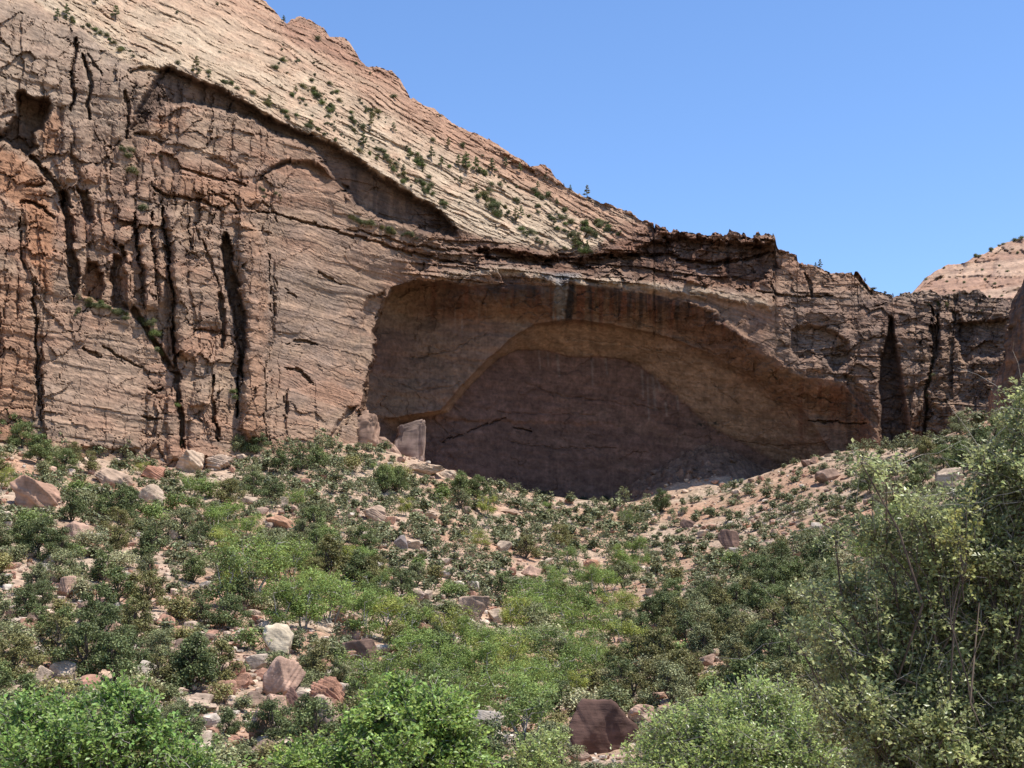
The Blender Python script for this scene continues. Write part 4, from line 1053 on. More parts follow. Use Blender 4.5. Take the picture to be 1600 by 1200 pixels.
# ------------------------------------------------------------------ boulders: (px, py of the foot, width px, height px, colour, turn, tilt, groove, seed, label, short name)
TANR, PALE, REDR, DARKR, GREYR, PINKR, CREAMR = (.44, .31, .22), (.46, .345, .25), (.36, .19, .125), (.20, .125, .095), (.37, .32, .27), (.47, .30, .215), (.58, .47, .33)
BOULDERS = [
    (38, 797, 74, 52, (.40, .24, .165), .3, .18, .10, 1, 'big layered red wedge-shaped boulder on the stony slope at the left edge', 'layered wedge boulder'),
    (108, 840, 38, 26, PINKR, .5, .25, .0, 2, 'smooth tan slab tilted among junipers below the layered wedge boulder', 'smooth tilted slab'),
    (100, 934, 28, 34, PINKR, .2, .1, .0, 3, 'blocky tan boulder with a crack standing on bare sand low on the left slope', 'cracked tan block'),
    (428, 1022, 44, 46, CREAMR, .4, .1, .03, 4, 'cream yellow rounded boulder with curved ridges above the grooved pink slab', 'cream boulder'),
    (430, 1090, 56, 60, PINKR, .6, .2, .07, 5, 'large pink slab scored by diagonal grooves below the cream boulder', 'grooved pink slab'),
    (566, 1036, 52, 36, DARKR, .3, -.18, .0, 6, 'dark red boulder with a flat lit top in the middle of the slope', 'flat-topped dark boulder'),
    (742, 968, 48, 36, (.36, .25, .18), -.4, .0, .03, 7, 'rounded brown boulder with an overhanging shaded side', 'overhanging brown boulder'),
    (770, 972, 26, 22, PALE, .2, .3, .0, 37, 'pale rock leaning against the overhanging brown boulder', 'pale leaning rock'),
    (750, 1146, 62, 34, GREYR, .1, .05, .04, 8, 'flat grey boulder like a table beside the foreground tree', 'flat grey boulder'),
    (938, 1204, 104, 78, (.135, .078, .06), .25, .05, .0, 9, 'large dark red bluff of rock at the bottom of the picture', 'dark red bluff'),
    (1136, 858, 28, 30, DARKR, .5, .1, .0, 10, 'dark brown upright boulder on the sunny bank below the arch', 'upright dark boulder'),
    (1074, 826, 20, 15, DARKR, .3, .1, .0, 11, 'small dark wedge boulder uphill of the upright dark boulder', 'small dark wedge'),
    (582, 814, 36, 27, TANR, .9, .2, .10, 12, 'jagged tan boulder with ridges high on the middle slope', 'jagged boulder'),
    (672, 812, 20, 12, PALE, .2, .0, .02, 13, 'pale loaf-shaped rock with a dark underside high on the slope', 'loaf-shaped rock'),
    (624, 858, 22, 22, (.27, .22, .20), .2, .1, .0, 14, 'split dark grey boulder beside a paler one', 'split grey boulder'),
    (645, 858, 22, 14, PALE, .7, .1, .0, 15, 'pale boulder beside the split dark grey one', 'pale companion boulder'),
    (652, 938, 30, 15, (.26, .19, .15), -.3, -.4, .0, 16, 'thin dark slab leaning down the slope', 'leaning dark slab'),
    (668, 938, 14, 16, PALE, .3, .1, .0, 17, 'small pale block at the end of the leaning dark slab', 'pale end block'),
    (661, 977, 14, 12, PALE, .6, .0, .0, 18, 'small whitish cube of rock alone among bushes', 'whitish cube rock'),
    (795, 803, 30, 9, (.40, .27, .19), .0, -.05, .0, 19, 'thin flat ledge of rock among bushes below the shadow of the arch', 'thin flat ledge'),
    (785, 862, 22, 17, PALE, .4, .2, .0, 20, 'pale triangular boulder downhill of the thin flat ledge', 'pale triangular boulder'),
    (430, 826, 46, 22, (.46, .26, .165), .1, .35, .03, 21, 'orange slab lying along the slope left of the jagged boulder', 'orange slab'),
    (506, 1108, 56, 48, REDR, .4, .1, .16, 22, 'crumbling red outcrop of broken blocks', 'crumbling red outcrop'),
    (490, 1146, 50, 56, TANR, .9, .3, .04, 23, 'tall tan fin of rock below the crumbling red outcrop', 'tan fin'),
    (455, 1112, 22, 36, (.22, .125, .095), .2, .0, .03, 24, 'dark red block under the grooved pink slab', 'dark red block'),
    (398, 1160, 30, 50, PINKR, .4, .2, .05, 25, 'pink rock standing among dark bushes above the foreground tree', 'standing pink rock'),
    (165, 757, 60, 26, TANR, .1, .3, .05, 26, 'sunlit tan slab sloping out of the bushes under the cliff', 'sunlit sloping slab'),
    (228, 783, 44, 28, PALE, .2, .2, .06, 27, 'pale cracked slab below the sunlit sloping slab', 'pale cracked slab'),
    (234, 748, 34, 22, (.40, .20, .13), .4, .1, .08, 28, 'low broken red ledge at the foot of the cliff', 'broken red ledge'),
    (440, 794, 15, 18, PALE, .2, .1, .0, 29, 'small pale upright rock above the orange slab', 'small upright rock'),
    (826, 902, 28, 18, PINKR, -.2, .3, .0, 30, 'pinkish slab at the head of the bright green gully trees', 'gully-head slab'),
    (924, 890, 26, 16, (.46, .25, .16), .3, .1, .1, 31, 'fresh red broken rocks above the gully', 'fresh red rocks'),
    (1033, 968, 14, 13, DARKR, .3, .1, .0, 32, 'small dark red block on the bare bank right of the gully', 'small dark red block'),
    (1484, 764, 38, 36, PALE, .5, .1, .04, 33, 'pale pointed boulder among the bushes on the right slope', 'pale pointed boulder'),
    (1542, 742, 26, 30, (.24, .18, .14), .2, .1, .0, 34, 'dark boulder uphill of the pale pointed boulder', 'dark uphill boulder'),
    (1004, 1075, 34, 14, PALE, .4, -.5, .03, 35, 'pale slanting slab among the dark trees right of the gully', 'pale slanting slab'),
    (1300, 752, 34, 20, (.30, .20, .15), .2, -.2, .0, 36, 'dark sloping slab on the rubble bank by the arch', 'dark bank slab'),
    (1262, 728, 18, 10, DARKR, .2, 0, .0, 38, 'low dark rock on the crest of the bank against the arch shadow', 'dark crest rock'),
    (1274, 724, 15, 11, (.33, .2, .14), .7, 0, .0, 39, 'rounded reddish rock beside the low dark crest rock', 'reddish crest rock'),
    (385, 788, 26, 14, PALE, .3, .1, .0, 40, 'pale squat boulder in the shrubs right of the broken red ledge', 'pale squat boulder'),
    (55, 1070, 24, 28, PALE, .4, .4, .03, 41, 'pale slab poking out above the foreground tree at the left', 'pale poking slab'),
    (700, 747, 26, 14, PALE, .2, .1, .05, 42, 'pale rock on the lit edge below the freestanding block', 'pale edge rock'),
    (660, 742, 60, 18, (.52, .37, .26), .0, .1, .08, 43, 'layered tan ledge below the freestanding block', 'layered tan ledge'),
    (290, 738, 40, 36, (.52, .38, .27), .2, .1, .10, 44, 'stepped tan bench of rock at the cliff foot', 'stepped bench'),
    (340, 735, 40, 26, (.47, .34, .25), .2, .0, .12, 45, 'low layered bench right of the stepped one', 'low layered bench'),
    (1110, 1040, 30, 16, (.30, .2, .15), .3, -.3, .03, 46, 'dark ledge half hidden by the dark trees', 'half-hidden ledge'),
    (1000, 1128, 40, 26, (.46, .30, .21), .5, .2, .06, 47, 'lit tan rock on top of the dark red bluff', 'bluff-top rock'),
]
LAND = []
def place_stone(o, p, w, h, depth, turn, tilt, sink):
    o.scale = (w, depth, h)
    o.rotation_euler = (0.0, tilt, turn)
    o.location = (p[0], p[1], p[2] - sink * h)

bp_ = np.array([(b[0], b[1]) for b in BOULDERS], float)
bd_ = ground_hits(bp_[:, 0], bp_[:, 1])
for b, d in zip(BOULDERS, bd_):
    px_, py_, w_, h_, colr, turn, tilt, groove, seed, label, short = b
    if not np.isfinite(d): d = 150.0
    if py_ > 1200: d = 110.0
    x0, y0, z0 = (float(v) for v in unproject(px_, py_, d))
    if py_ > 1200: z0 = float(ground_z(x0, y0))
    w = 1.12 * w_ * d / F; h = 1.28 * h_ * d / F
    P, Fc = stone(1000 + seed, 5, .05, groove, 13 if groove < .09 else 20, (0.5, 0.2, 1.0) if seed not in (5,) else (1, 0, -.7), 14)
    me = mesh_np('boulder', P, Fc, True)
    o = link('boulder', me, M_ROCK); o.color = (*colr, 1)
    place_stone(o, (x0, y0 + .25 * w, z0), w, h, .85 * w, turn * .6, tilt, .2)
    tag(o, label, 'boulder')
    LAND.append((px_, py_ - h_ / 2, short))
# the freestanding block and its neighbour at the mouth of the arch
for px_, py_, d_, w_, h_, seed, colr, label, short in (
        (638, 722, 315.0, 54, 66, 61, (.25, .175, .14), 'tall freestanding square block at the left mouth of the arch', 'freestanding block'),
        (558, 702, 305.5, 62, 60, 64, (.30, .19, .135), 'leaning triangular slab against the cliff left of the freestanding block', 'leaning triangular slab'),
        (600, 722, 309.0, 60, 40, 66, (.33, .215, .155), 'low broken slab between the leaning slab and the freestanding block', 'low broken slab')):
    x0, y0, z0 = (float(v) for v in unproject(px_, py_, d_))
    V0, Fc = ICO[5]
    pw = .20 if seed == 61 else .45
    P = np.sign(V0) * np.abs(V0) ** pw
    if seed == 61:
        P[:, 0] *= 1 - .16 * (P[:, 2] + 1) / 2; P[:, 0] += .06 * P[:, 2]
        P[:, 2] += .14 * P[:, 0] * (P[:, 2] > .3)
    else:
        P[:, 0] *= (1 - .6 * (P[:, 2] + 1) / 2); P[:, 0] += (.40 if seed == 64 else -.2) * (P[:, 2] + 1) / 2
    fv, fj_ = facets(P[:, 0] * 1.5 + P[:, 1] * .9 + seed, P[:, 2] * 1.3 + P[:, 1] * .5, seed)
    fv2, fj2_ = facets(P[:, 0] * 4.5 + P[:, 1] * 2 + seed, P[:, 2] * 5 + P[:, 1], seed + 1)
    P = P * (1 + .22 * fv + .07 * fv2 - .06 * np.exp(-(fj_ / .06) ** 2) + .05 * fbm(P[:, 0] * 4 + seed, P[:, 2] * 4 + P[:, 1] * 3, 4, seed))[:, None]
    P[:, 2] -= P[:, 2].min(); P = P / (P.max(0) - P.min(0))
    o = link('boulder', mesh_np('boulder', P, Fc, True), M_ROCK); o.color = (*colr, 1)
    place_stone(o, (x0, y0 + 2, z0), w_ * d_ / F, h_ * d_ / F * 1.12, w_ * d_ / F * .8, .1, 0, .06)
    tag(o, label, 'boulder'); LAND.append((px_, py_ - 30, short))
LAND += [(1105, 700, 'dark talus cone in the arch'), (390, 880, 'light green tree clump'), (900, 950, 'gully bottom'), (1200, 745, 'lit bank crest'), (60, 690, 'cliff foot'), (480, 690, 'cliff foot'),
         (1450, 690, 'broken wall'), (860, 800, 'arch shadow edge')]

SECT = ['right of', 'uphill and right of', 'uphill of', 'uphill and left of', 'left of', 'downhill and left of', 'downhill of', 'downhill and right of']
def where(px, py, lands=None):
    lands = lands or LAND
    k = min(range(len(lands)), key=lambda i: math.hypot(lands[i][0] - px, (lands[i][1] - py) * 1.3))
    lx, ly, s = lands[k]
    a = math.degrees(math.atan2(ly - py, px - lx)) % 360
    d = math.hypot(px - lx, py - ly)
    how = 'close ' if d < 38 else ('' if d < 75 else 'well ')
    return how + SECT[int(((a + 22.5) % 360) // 45)] + ' the ' + s

# ------------------------------------------------------------------ where plants grow on the valley's slopes
BARE = [(30, 735, 50, 32, .25), (110, 805, 55, 22, .45), (30, 960, 70, 45, .25), (115, 925, 65, 40, .22), (200, 905, 70, 35, .4), (320, 1010, 80, 60, .25), (395, 1090, 70, 80, .22), (250, 1040, 50, 40, .35), (60, 900, 60, 40, .4), (180, 850, 50, 25, .5), (700, 880, 60, 40, .5), (330, 740, 70, 30, .3), (440, 815, 45, 22, .3), (300, 725, 60, 22, .4),
        (700, 745, 50, 22, .25), (590, 815, 40, 20, .4), (735, 965, 60, 45, .35), (920, 885, 45, 25, .3), (1000, 935, 70, 22, .25), (500, 1100, 50, 50, .3), (430, 1060, 45, 45, .25), (1010, 985, 30, 40, .35),
        (1150, 790, 170, 75, .4), (1260, 750, 100, 50, .35), (550, 845, 60, 20, .6), (660, 870, 40, 25, .55), (560, 1020, 36, 24, .2), (745, 950, 34, 24, .2), (250, 1000, 60, 40, .6), (640, 730, 50, 20, .2),
        (960, 1130, 60, 40, .1), (150, 740, 45, 22, .5), (230, 768, 40, 25, .4), (820, 895, 30, 20, .3), (1480, 745, 30, 25, .3), (390, 1000, 60, 60, .7)]
GULLY = [(330, 835), (420, 830), (480, 860), (560, 880), (610, 930), (650, 985), (700, 1000), (760, 1010), (800, 960), (800, 905), (860, 890), (920, 895), (1000, 870), (1010, 890), (950, 930), (975, 990), (1010, 1010), (960, 1060),
         (930, 1120), (880, 1130), (860, 1200), (730, 1200), (620, 1080), (560, 1050), (560, 980), (470, 960), (430, 930), (340, 925)]
DARKT = [(960, 1000), (1060, 940), (1180, 880), (1290, 830), (1320, 900), (1250, 1000), (1180, 1080), (1030, 1120), (900, 1140), (950, 1070)]

def one_sdf(x, y, poly):
    return sdf(np.array([float(x)]), np.array([float(y)]), poly)[0]

NC = 42000
cpx = RNG.uniform(-60, 1640, NC); cpy = RNG.uniform(640, 1235, NC)
cd = ground_hits(cpx, cpy)
gl = sdf(cpx, cpy, GULLY); dt = sdf(cpx, cpy, DARKT)
ok = np.isfinite(cd) & (cd < 333)
lit_edge = np.interp(cpx, [0, 640, 740, 850, 1050, 1100, 1200, 1240, 1330, 1400, 1450, 1530, 1600], [0, 715, 748, 782, 783, 772, 738, 722, 700, 692, 672, 650, 630])
plants = []      # kind, px, py, D, height m, variant, tint
acc = np.zeros((0, 4))
def fits(px, py, r, squash=.62, k=1.0):
    if not len(acc): return True
    dx = (acc[:, 0] - px); dy = (acc[:, 1] - py) / squash
    return bool((dx * dx + dy * dy > (k * .5 * (acc[:, 2] + r)) ** 2).all())
def grow(kind, px, py, d, h, tight=1.0, force=False, variant=None, tint=None):
    global acc
    wide = {'juniper': 1.0, 'broad': 1.25, 'shrub': 1.35, 'pine': .5}[kind]
    r = h * F / d * wide
    if not force and not fits(px, py, r, k=tight): return
    nv, nt_ = {'juniper': (5, 4), 'broad': (3, 4), 'shrub': (5, 5), 'pine': (3, 4)}[kind]
    plants.append((kind, px, py, d, h, int(RNG.integers(nv)) if variant is None else variant, int(RNG.integers(nt_)) if tint is None else tint))
    acc = np.concatenate([acc, [[px, py, r, d]]])
# plants that stand out in the photograph: kind, px, py of the foot, height px, variant, tint
KNOWN = [('broad', 352, 950, 88, 0, 2), ('broad', 400, 925, 92, 1, 1), ('broad', 452, 905, 60, 1, 1), ('broad', 440, 985, 70, 0, 0), ('broad', 475, 985, 80, 2, 0), ('broad', 520, 975, 88, 1, 1), ('broad', 470, 930, 40, 1, 1),
         ('broad', 570, 1000, 70, 0, 0), ('broad', 600, 980, 60, 1, 0), ('broad', 832, 950, 50, 1, 0), ('broad', 862, 945, 48, 1, 2), ('broad', 925, 940, 50, 0, 0), ('broad', 940, 920, 40, 1, 0), ('broad', 985, 905, 36, 1, 0),
         ('broad', 900, 1000, 60, 1, 1), ('broad', 870, 975, 56, 1, 0), ('broad', 940, 995, 52, 1, 1), ('broad', 980, 1030, 54, 0, 3), ('broad', 905, 1040, 60, 1, 0), ('broad', 930, 1060, 56, 1, 1), ('broad', 830, 1035, 60, 1, 2),
         ('broad', 870, 1085, 66, 1, 0), ('broad', 790, 1110, 76, 1, 0), ('broad', 760, 1080, 70, 0, 0), ('broad', 820, 1150, 84, 0, 0), ('broad', 700, 1060, 70, 1, 0), ('broad', 640, 1060, 70, 0, 0), ('broad', 590, 1090, 76, 1, 1), ('broad', 575, 1130, 70, 2, 0),
         ('broad', 985, 960, 36, 1, 3), ('broad', 600, 760, 34, 0, 0), ('broad', 275, 720, 36, 0, 0), ('broad', 300, 775, 36, 1, 0), ('broad', 118, 690, 22, 0, 3), ('broad', 217, 742, 22, 1, 3),
         ('juniper', 515, 905, 76, 3, 1), ('juniper', 560, 920, 64, 0, 0), ('juniper', 575, 925, 58, 0, 1), ('juniper', 380, 955, 66, 2, 0), ('juniper', 90, 1045, 92, 2, 1), ('juniper', 155, 1020, 84, 1, 0), ('juniper', 130, 1058, 90, 1, 0),
         ('juniper', 300, 1080, 96, 0, 0), ('juniper', 285, 1075, 72, 1, 0), ('juniper', 345, 1070, 74, 3, 1), ('juniper', 20, 1065, 80, 1, 1), ('juniper', 210, 1005, 74, 3, 1), ('juniper', 60, 870, 66, 1, 0), ('juniper', 30, 860, 52, 3, 2), ('juniper', 90, 880, 60, 1, 0), ('juniper', 112, 815, 52, 0, 0), ('juniper', 12, 690, 56, 3, 2),
         ('juniper', 35, 700, 46, 1, 2), ('juniper', 60, 725, 52, 3, 2), ('juniper', 100, 740, 44, 1, 2), ('juniper', 190, 815, 60, 0, 0), ('juniper', 205, 800, 44, 3, 0), ('juniper', 237, 880, 66, 2, 0), ('juniper', 160, 810, 44, 2, 2), ('juniper', 438, 740, 42, 0, 0), ('juniper', 470, 740, 52, 2, 0), ('juniper', 450, 712, 34, 0, 2),
         ('juniper', 600, 770, 48, 0, 2), ('juniper', 622, 770, 46, 0, 2), ('juniper', 575, 740, 28, 3, 3), ('juniper', 720, 775, 44, 0, 2), ('juniper', 748, 780, 42, 3, 2), ('juniper', 1035, 800, 40, 0, 0), ('juniper', 1020, 820, 34, 3, 3), ('juniper', 1160, 830, 34, 0, 0), ('juniper', 1285, 895, 62, 0, 0), ('juniper', 1265, 885, 40, 0, 0),
         ('juniper', 1030, 960, 40, 0, 2), ('juniper', 1100, 925, 34, 1, 1), ('juniper', 1130, 1000, 60, 0, 0), ('juniper', 1105, 1010, 56, 3, 1), ('juniper', 1070, 1010, 60, 2, 0), ('juniper', 1150, 960, 52, 3, 0), ('juniper', 1185, 960, 56, 0, 0), ('juniper', 1210, 935, 48, 1, 0), ('juniper', 1240, 975, 60, 3, 1),
         ('juniper', 1505, 745, 62, 3, 2), ('juniper', 1475, 730, 40, 1, 2), ('juniper', 1420, 705, 36, 0, 2), ('juniper', 1385, 705, 26, 0, 2), ('juniper', 1540, 720, 54, 0, 0), ('juniper', 1440, 770, 52, 1, 2), ('juniper', 1410, 800, 46, 3, 1), ('juniper', 1360, 770, 44, 1, 2), ('juniper', 1555, 690, 46, 3, 2),
         ('juniper', 925, 1090, 60, 2, 1), ('juniper', 990, 1110, 64, 3, 1), ('juniper', 1030, 1085, 66, 1, 1), ('juniper', 960, 1060, 54, 3, 1), ('juniper', 1060, 1065, 54, 1, 1), ('juniper', 1140, 1080, 58, 2, 1), ('juniper', 1000, 1045, 54, 1, 1), ('juniper', 690, 1050, 66, 3, 0), ('juniper', 620, 1030, 62, 2, 1),
         ('juniper', 500, 1060, 66, 2, 1), ('juniper', 475, 1145, 64, 0, 0), ('juniper', 425, 1165, 74, 1, 0),
         ('shrub', 350, 1130, 24, 4, 4), ('shrub', 310, 1120, 28, 1, 4), ('shrub', 300, 1145, 26, 1, 4), ('shrub', 280, 1110, 24, 0, 4), ('shrub', 335, 1170, 32, 1, 4), ('shrub', 640, 965, 30, 4, 1), ('shrub', 600, 960, 30, 4, 1), ('shrub', 450, 870, 30, 4, 1), ('shrub', 500, 1020, 34, 2, 1), ('shrub', 700, 970, 40, 0, 4),
         ('shrub', 715, 1040, 44, 2, 1), ('shrub', 855, 1020, 60, 2, 1), ('shrub', 135, 800, 40, 0, 0), ('shrub', 272, 800, 40, 2, 2)]
kd = ground_hits([k[1] for k in KNOWN], [k[2] for k in KNOWN])
for k, d in zip(KNOWN, kd):
    if np.isfinite(d): grow(k[0], k[1], k[2], float(d), k[3] * d / F * 1.04, force=True, variant=k[4], tint=k[5])
KB = np.array([(b[0], b[1], .5 * b[2] + 9, b[3]) for b in BOULDERS if b[2] > 15] + [(638, 722, 30, 60), (560, 700, 30, 50)], float)
def thin(px, py):
    w = 1.0
    for bx, by, rx, ry, k in BARE:
        e = ((px - bx) / rx) ** 2 + ((py - by) / ry) ** 2
        if e < 1: w = min(w, k + (1 - k) * e * .6)
    return w
for i in range(NC):
    if not ok[i] or cpy[i] < lit_edge[i] + 3: continue
    px_, py_, d = cpx[i], cpy[i], cd[i]
    if RNG.random() > thin(px_, py_) ** 1.6: continue
    hid = (np.abs(KB[:, 0] - px_) < KB[:, 2]) & (py_ > KB[:, 1] - .5 * KB[:, 3]) & (py_ < KB[:, 1] + 44)
    u = RNG.random(); phase = i / NC
    # early candidates are large plants, later ones fill in with small ones
    if gl[i] > 0:
        kind = 'broad' if u < .5 else ('juniper' if u < .62 else 'shrub')
    elif dt[i] > 0:
        kind = 'juniper' if u < .72 else 'shrub'
    elif 1020 < px_ < 1340 and py_ < 860:
        kind = 'juniper' if u < .16 else 'shrub'
    else:
        ju = .55 if px_ < 420 and py_ > 860 else .34
        kind = 'juniper' if u < ju else ('broad' if u < ju + .03 else 'shrub')
    if kind == 'juniper': h = RNG.uniform(3.2, 5.4) * (1 if phase < .3 else .7)
    elif kind == 'broad': h = RNG.uniform(3.4, 5.4) * (1 if phase < .4 else .7)
    else: h = RNG.uniform(1.7, 3.7) * (1 if phase < .2 else (.75 if phase < .45 else .5))
    if 1020 < px_ < 1340 and py_ < 850: h *= .8
    if hid.any():
        # nothing tall in front of a boulder: only low plants that leave it in view
        room = float((py_ - KB[hid, 1] + .22 * KB[hid, 3]).min())
        h = min(h, max(0, room) * d / F)
        if h < .5: continue
        kind = 'shrub'
    tight = .42 if (gl[i] > 0 or dt[i] > 0) else (RNG.choice([.55, .72, .85]) if px_ < 420 and py_ > 860 else RNG.choice([.42, .56, .7]))
    grow(kind, px_, py_, float(d), h, tight)
print('plants', len(plants), {k: sum(p[0] == k for p in plants) for k in ('juniper', 'broad', 'shrub')})

def size_word(h, kind):
    lim = {'juniper': (3.0, 4.2, 5.2), 'broad': (3.2, 4.4, 5.4), 'shrub': (.9, 1.5, 2.1), 'pine': (2.5, 4, 5)}[kind]
    return ('tiny', 'small', 'medium', 'large')[sum(h > v for v in lim)] if kind == 'shrub' else ('low', 'small', 'tallish', 'tall')[sum(h > v for v in lim)]

def two_part(name, meshes, color, loc, h, turn, label, cat, group):
    r = bpy.data.objects.new(name, None); r.empty_display_size = .3
    COL.objects.link(r)
    r.location = loc; r.rotation_euler = (0, 0, turn); r.scale = (h, h, h)
    for n_, m_ in zip(('trunk', 'crown'), meshes):
        c = bpy.data.objects.new(n_, m_); COL.objects.link(c); c.parent = r
        c.color = (*color, 1)
    return tag(r, label, cat, group)

def one_part(name, me, color, loc, h, turn, label, cat, group):
    o = bpy.data.objects.new(name, me); COL.objects.link(o)
    o.location = loc; o.rotation_euler = (0, 0, turn); o.scale = (h, h, h); o.color = (*color, 1)
    return tag(o, label, cat, group)

def jit(c, s=.12):
    k = 1 + RNG.uniform(-s, s)
    return tuple(v * k for v in c)
order = sorted(plants, key=lambda p: -p[4] / p[3])
counts = {'juniper': 0, 'broad': 0, 'shrub': 0}
rest = []
for kind, px_, py_, d, h, va, ti in order:
    x0, y0, z0 = (float(v) for v in unproject(px_, py_, d))
    z0 = float(ground_z(x0, y0)) - .05
    counts[kind] += 1
    if counts[kind] > 290:
        rest.append((kind, x0, y0, z0, h, va, ti)); continue
    turn = RNG.uniform(0, 6.28); wh = where(px_, py_ - h * F / d / 2)
    if kind == 'juniper':
        two_part('juniper_tree', JUN_ME[va], jit(JT[ti][1]), (x0, y0, z0), h, turn, f'{size_word(h, kind)} {JT[ti][0]} {JSHAPE[va]} juniper {wh}', 'juniper', 'junipers on the valley slopes')
    elif kind == 'broad':
        two_part('broadleaf_tree', BRO_ME[va], jit(BT[ti][1]), (x0, y0, z0), h, turn, f'{size_word(h, kind)} {BT[ti][0]} {BSHAPE[va]} leafy tree {wh}', 'tree', 'bright broadleaf trees along the gully')
    else:
        one_part('shrub', SHR_ME[va], jit(ST[ti][1]), (x0, y0, z0), h, turn, f'{size_word(h, kind)} {ST[ti][0]} {SSHAPE[va]} shrub {wh}', 'shrub', 'shrubs on the valley slopes')

# the slopes go on outside the picture: scrub there too
ox_ = np.concatenate([RNG.uniform(1640, 2150, 420), RNG.uniform(-380, -60, 160)]); oy_ = RNG.uniform(630, 1150, 580); od_ = ground_hits(ox_, oy_)
for px_, py_, d in zip(ox_, oy_, od_):
    if np.isfinite(d) and 35 < d < 320:
        x0, y0, _z = (float(v) for v in unproject(px_, py_, d))
        rest.append(('juniper' if RNG.random() < .4 else 'shrub', x0, y0, float(ground_z(x0, y0)) - .1, RNG.uniform(1.2, 3.6), int(RNG.integers(5)), 0))
# the smallest shrubs, too many to count, in one mesh
if rest:
    VV, FF, o_ = [], [], 0
    for kind, x0, y0, z0, h, va, ti in rest:
        v, f = (SHR[va] if kind == 'shrub' else (JUN[va][2], JUN[va][3]) if kind == 'juniper' else (BRO[va][2], BRO[va][3]))
        nk = min(len(v) // 4, 260); pick = RNG.permutation(len(v) // 4)[:nk]
        vv = v.reshape(-1, 4, 3)[pick]; cen = vv.mean(1, keepdims=True); vv = cen + (vv - cen) * 2.6
        a = RNG.uniform(0, 6.28); R_ = np.array([[math.cos(a), -math.sin(a), 0], [math.sin(a), math.cos(a), 0], [0, 0, 1]])
        vv = vv.reshape(-1, 3) @ R_.T * h + np.array((x0, y0, z0))
        i4 = np.arange(nk)[:, None] * 4
        FF.append(np.concatenate([i4 + [0, 1, 2], i4 + [0, 2, 3]]) + o_); VV.append(vv); o_ += len(vv)
    o = link('scrub', mesh_np('scrub', np.concatenate(VV), np.concatenate(FF)), M_LEAF); o.color = (.19, .20, .10, 1)
    tag(o, 'low scrub filling the gaps between the bushes on the slopes', 'scrub', kind='stuff')

# ------------------------------------------------------------------ loose stones
SM = [mesh_np('stone', *stone(3000 + k, 3, .03, 0, 14), False) for k in range(8)]
for m_ in SM: m_.materials.append(M_ROCK)
RC = [('tan', (.47, .345, .25)), ('pale', (.48, .375, .285)), ('pinkish', (.47, .30, .215)), ('reddish', (.40, .22, .15)), ('whitish', (.50, .42, .335)), ('brown', (.30, .205, .15))]
ns = 22000
spx = RNG.uniform(-20, 1420, ns); spy = RNG.uniform(690, 1200, ns); sd = ground_hits(spx, spy)
cl = fbm(spx / 40, spy / 30, 3, 701)
cand = []
for i in range(ns):
    if not np.isfinite(sd[i]) or sd[i] > 351: continue
    if sd[i] > 332.8 and RNG.random() < .5: continue
    bw = 1 - thin(spx[i], spy[i])
    if RNG.random() < .3 + .9 * bw + .4 * (cl[i] > .05):
        s = min(2.1, .34 * RNG.pareto(2.1) + .24)
        cand.append((s, spx[i], spy[i], sd[i]))
cand.sort(key=lambda c: -c[0] / c[3])
for s, px_, py_, d in cand[:280]:
    x0, y0, z0 = (float(v) for v in unproject(px_, py_, d))
    k = int(RNG.integers(8)); ci = int(RNG.integers(6)); fl = RNG.uniform(.4, .85)
    o = bpy.data.objects.new('rock', SM[k]); COL.objects.link(o)
    place_stone(o, (x0, y0, float(ground_z(x0, y0))), s, s * fl, s * RNG.uniform(.6, 1), RNG.uniform(0, 6.28), RNG.uniform(-.3, .3), .2)
    if d > 332.8: ci = 5; RC5 = tuple(v * .5 for v in RC[5][1])  # rocks under the arch darkened to stand in for its shade
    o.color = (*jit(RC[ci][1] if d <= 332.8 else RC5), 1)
    tag(o, f"{'large' if s > 1.2 else 'small' if s < .8 else 'mid-sized'} {RC[ci][0]} {'flat' if fl < .55 else 'blocky' if fl > .7 else 'angular'} rock {where(px_, py_)}", 'rock', 'loose rocks on the valley slopes')
SL = [stone(3100 + k, 2, .04, 0, 11) for k in range(6)]
VV, FF, CC, o_ = [], [], [], 0
for s, px_, py_, d in cand[280:11000]:
    x0, y0, z0 = (float(v) for v in unproject(px_, py_, d))
    P, Fc = SL[int(RNG.integers(6))]
    a = RNG.uniform(0, 6.28); R_ = np.array([[math.cos(a), -math.sin(a), 0], [math.sin(a), math.cos(a), 0], [0, 0, 1]])
    vv = (P * np.array((s, s * RNG.uniform(.6, 1), s * RNG.uniform(.35, .8)))) @ R_.T + np.array((x0, y0, float(ground_z(x0, y0)) - .1 * s))
    VV.append(vv); FF.append(Fc + o_); o_ += len(P); CC.append(np.repeat([jit(RC[int(RNG.integers(6))][1] if d < 332.8 else (.13, .085, .065), .25)], len(P), 0))  # rubble under the arch coloured dark as painted shade
V_ = np.concatenate(VV)
M_RUB = rock_material('rubble stone', bump=.05, coarse=2.0)
tag(link('rubble', mesh_np('rubble', V_, np.concatenate(FF), False, {'Col': ('FLOAT_COLOR', np.concatenate(CC)), 'bed': ('FLOAT_VECTOR', V_ * 1.5)}), M_RUB),
    'small stones and rubble strewn over the sandy slopes', 'rubble', kind='stuff')
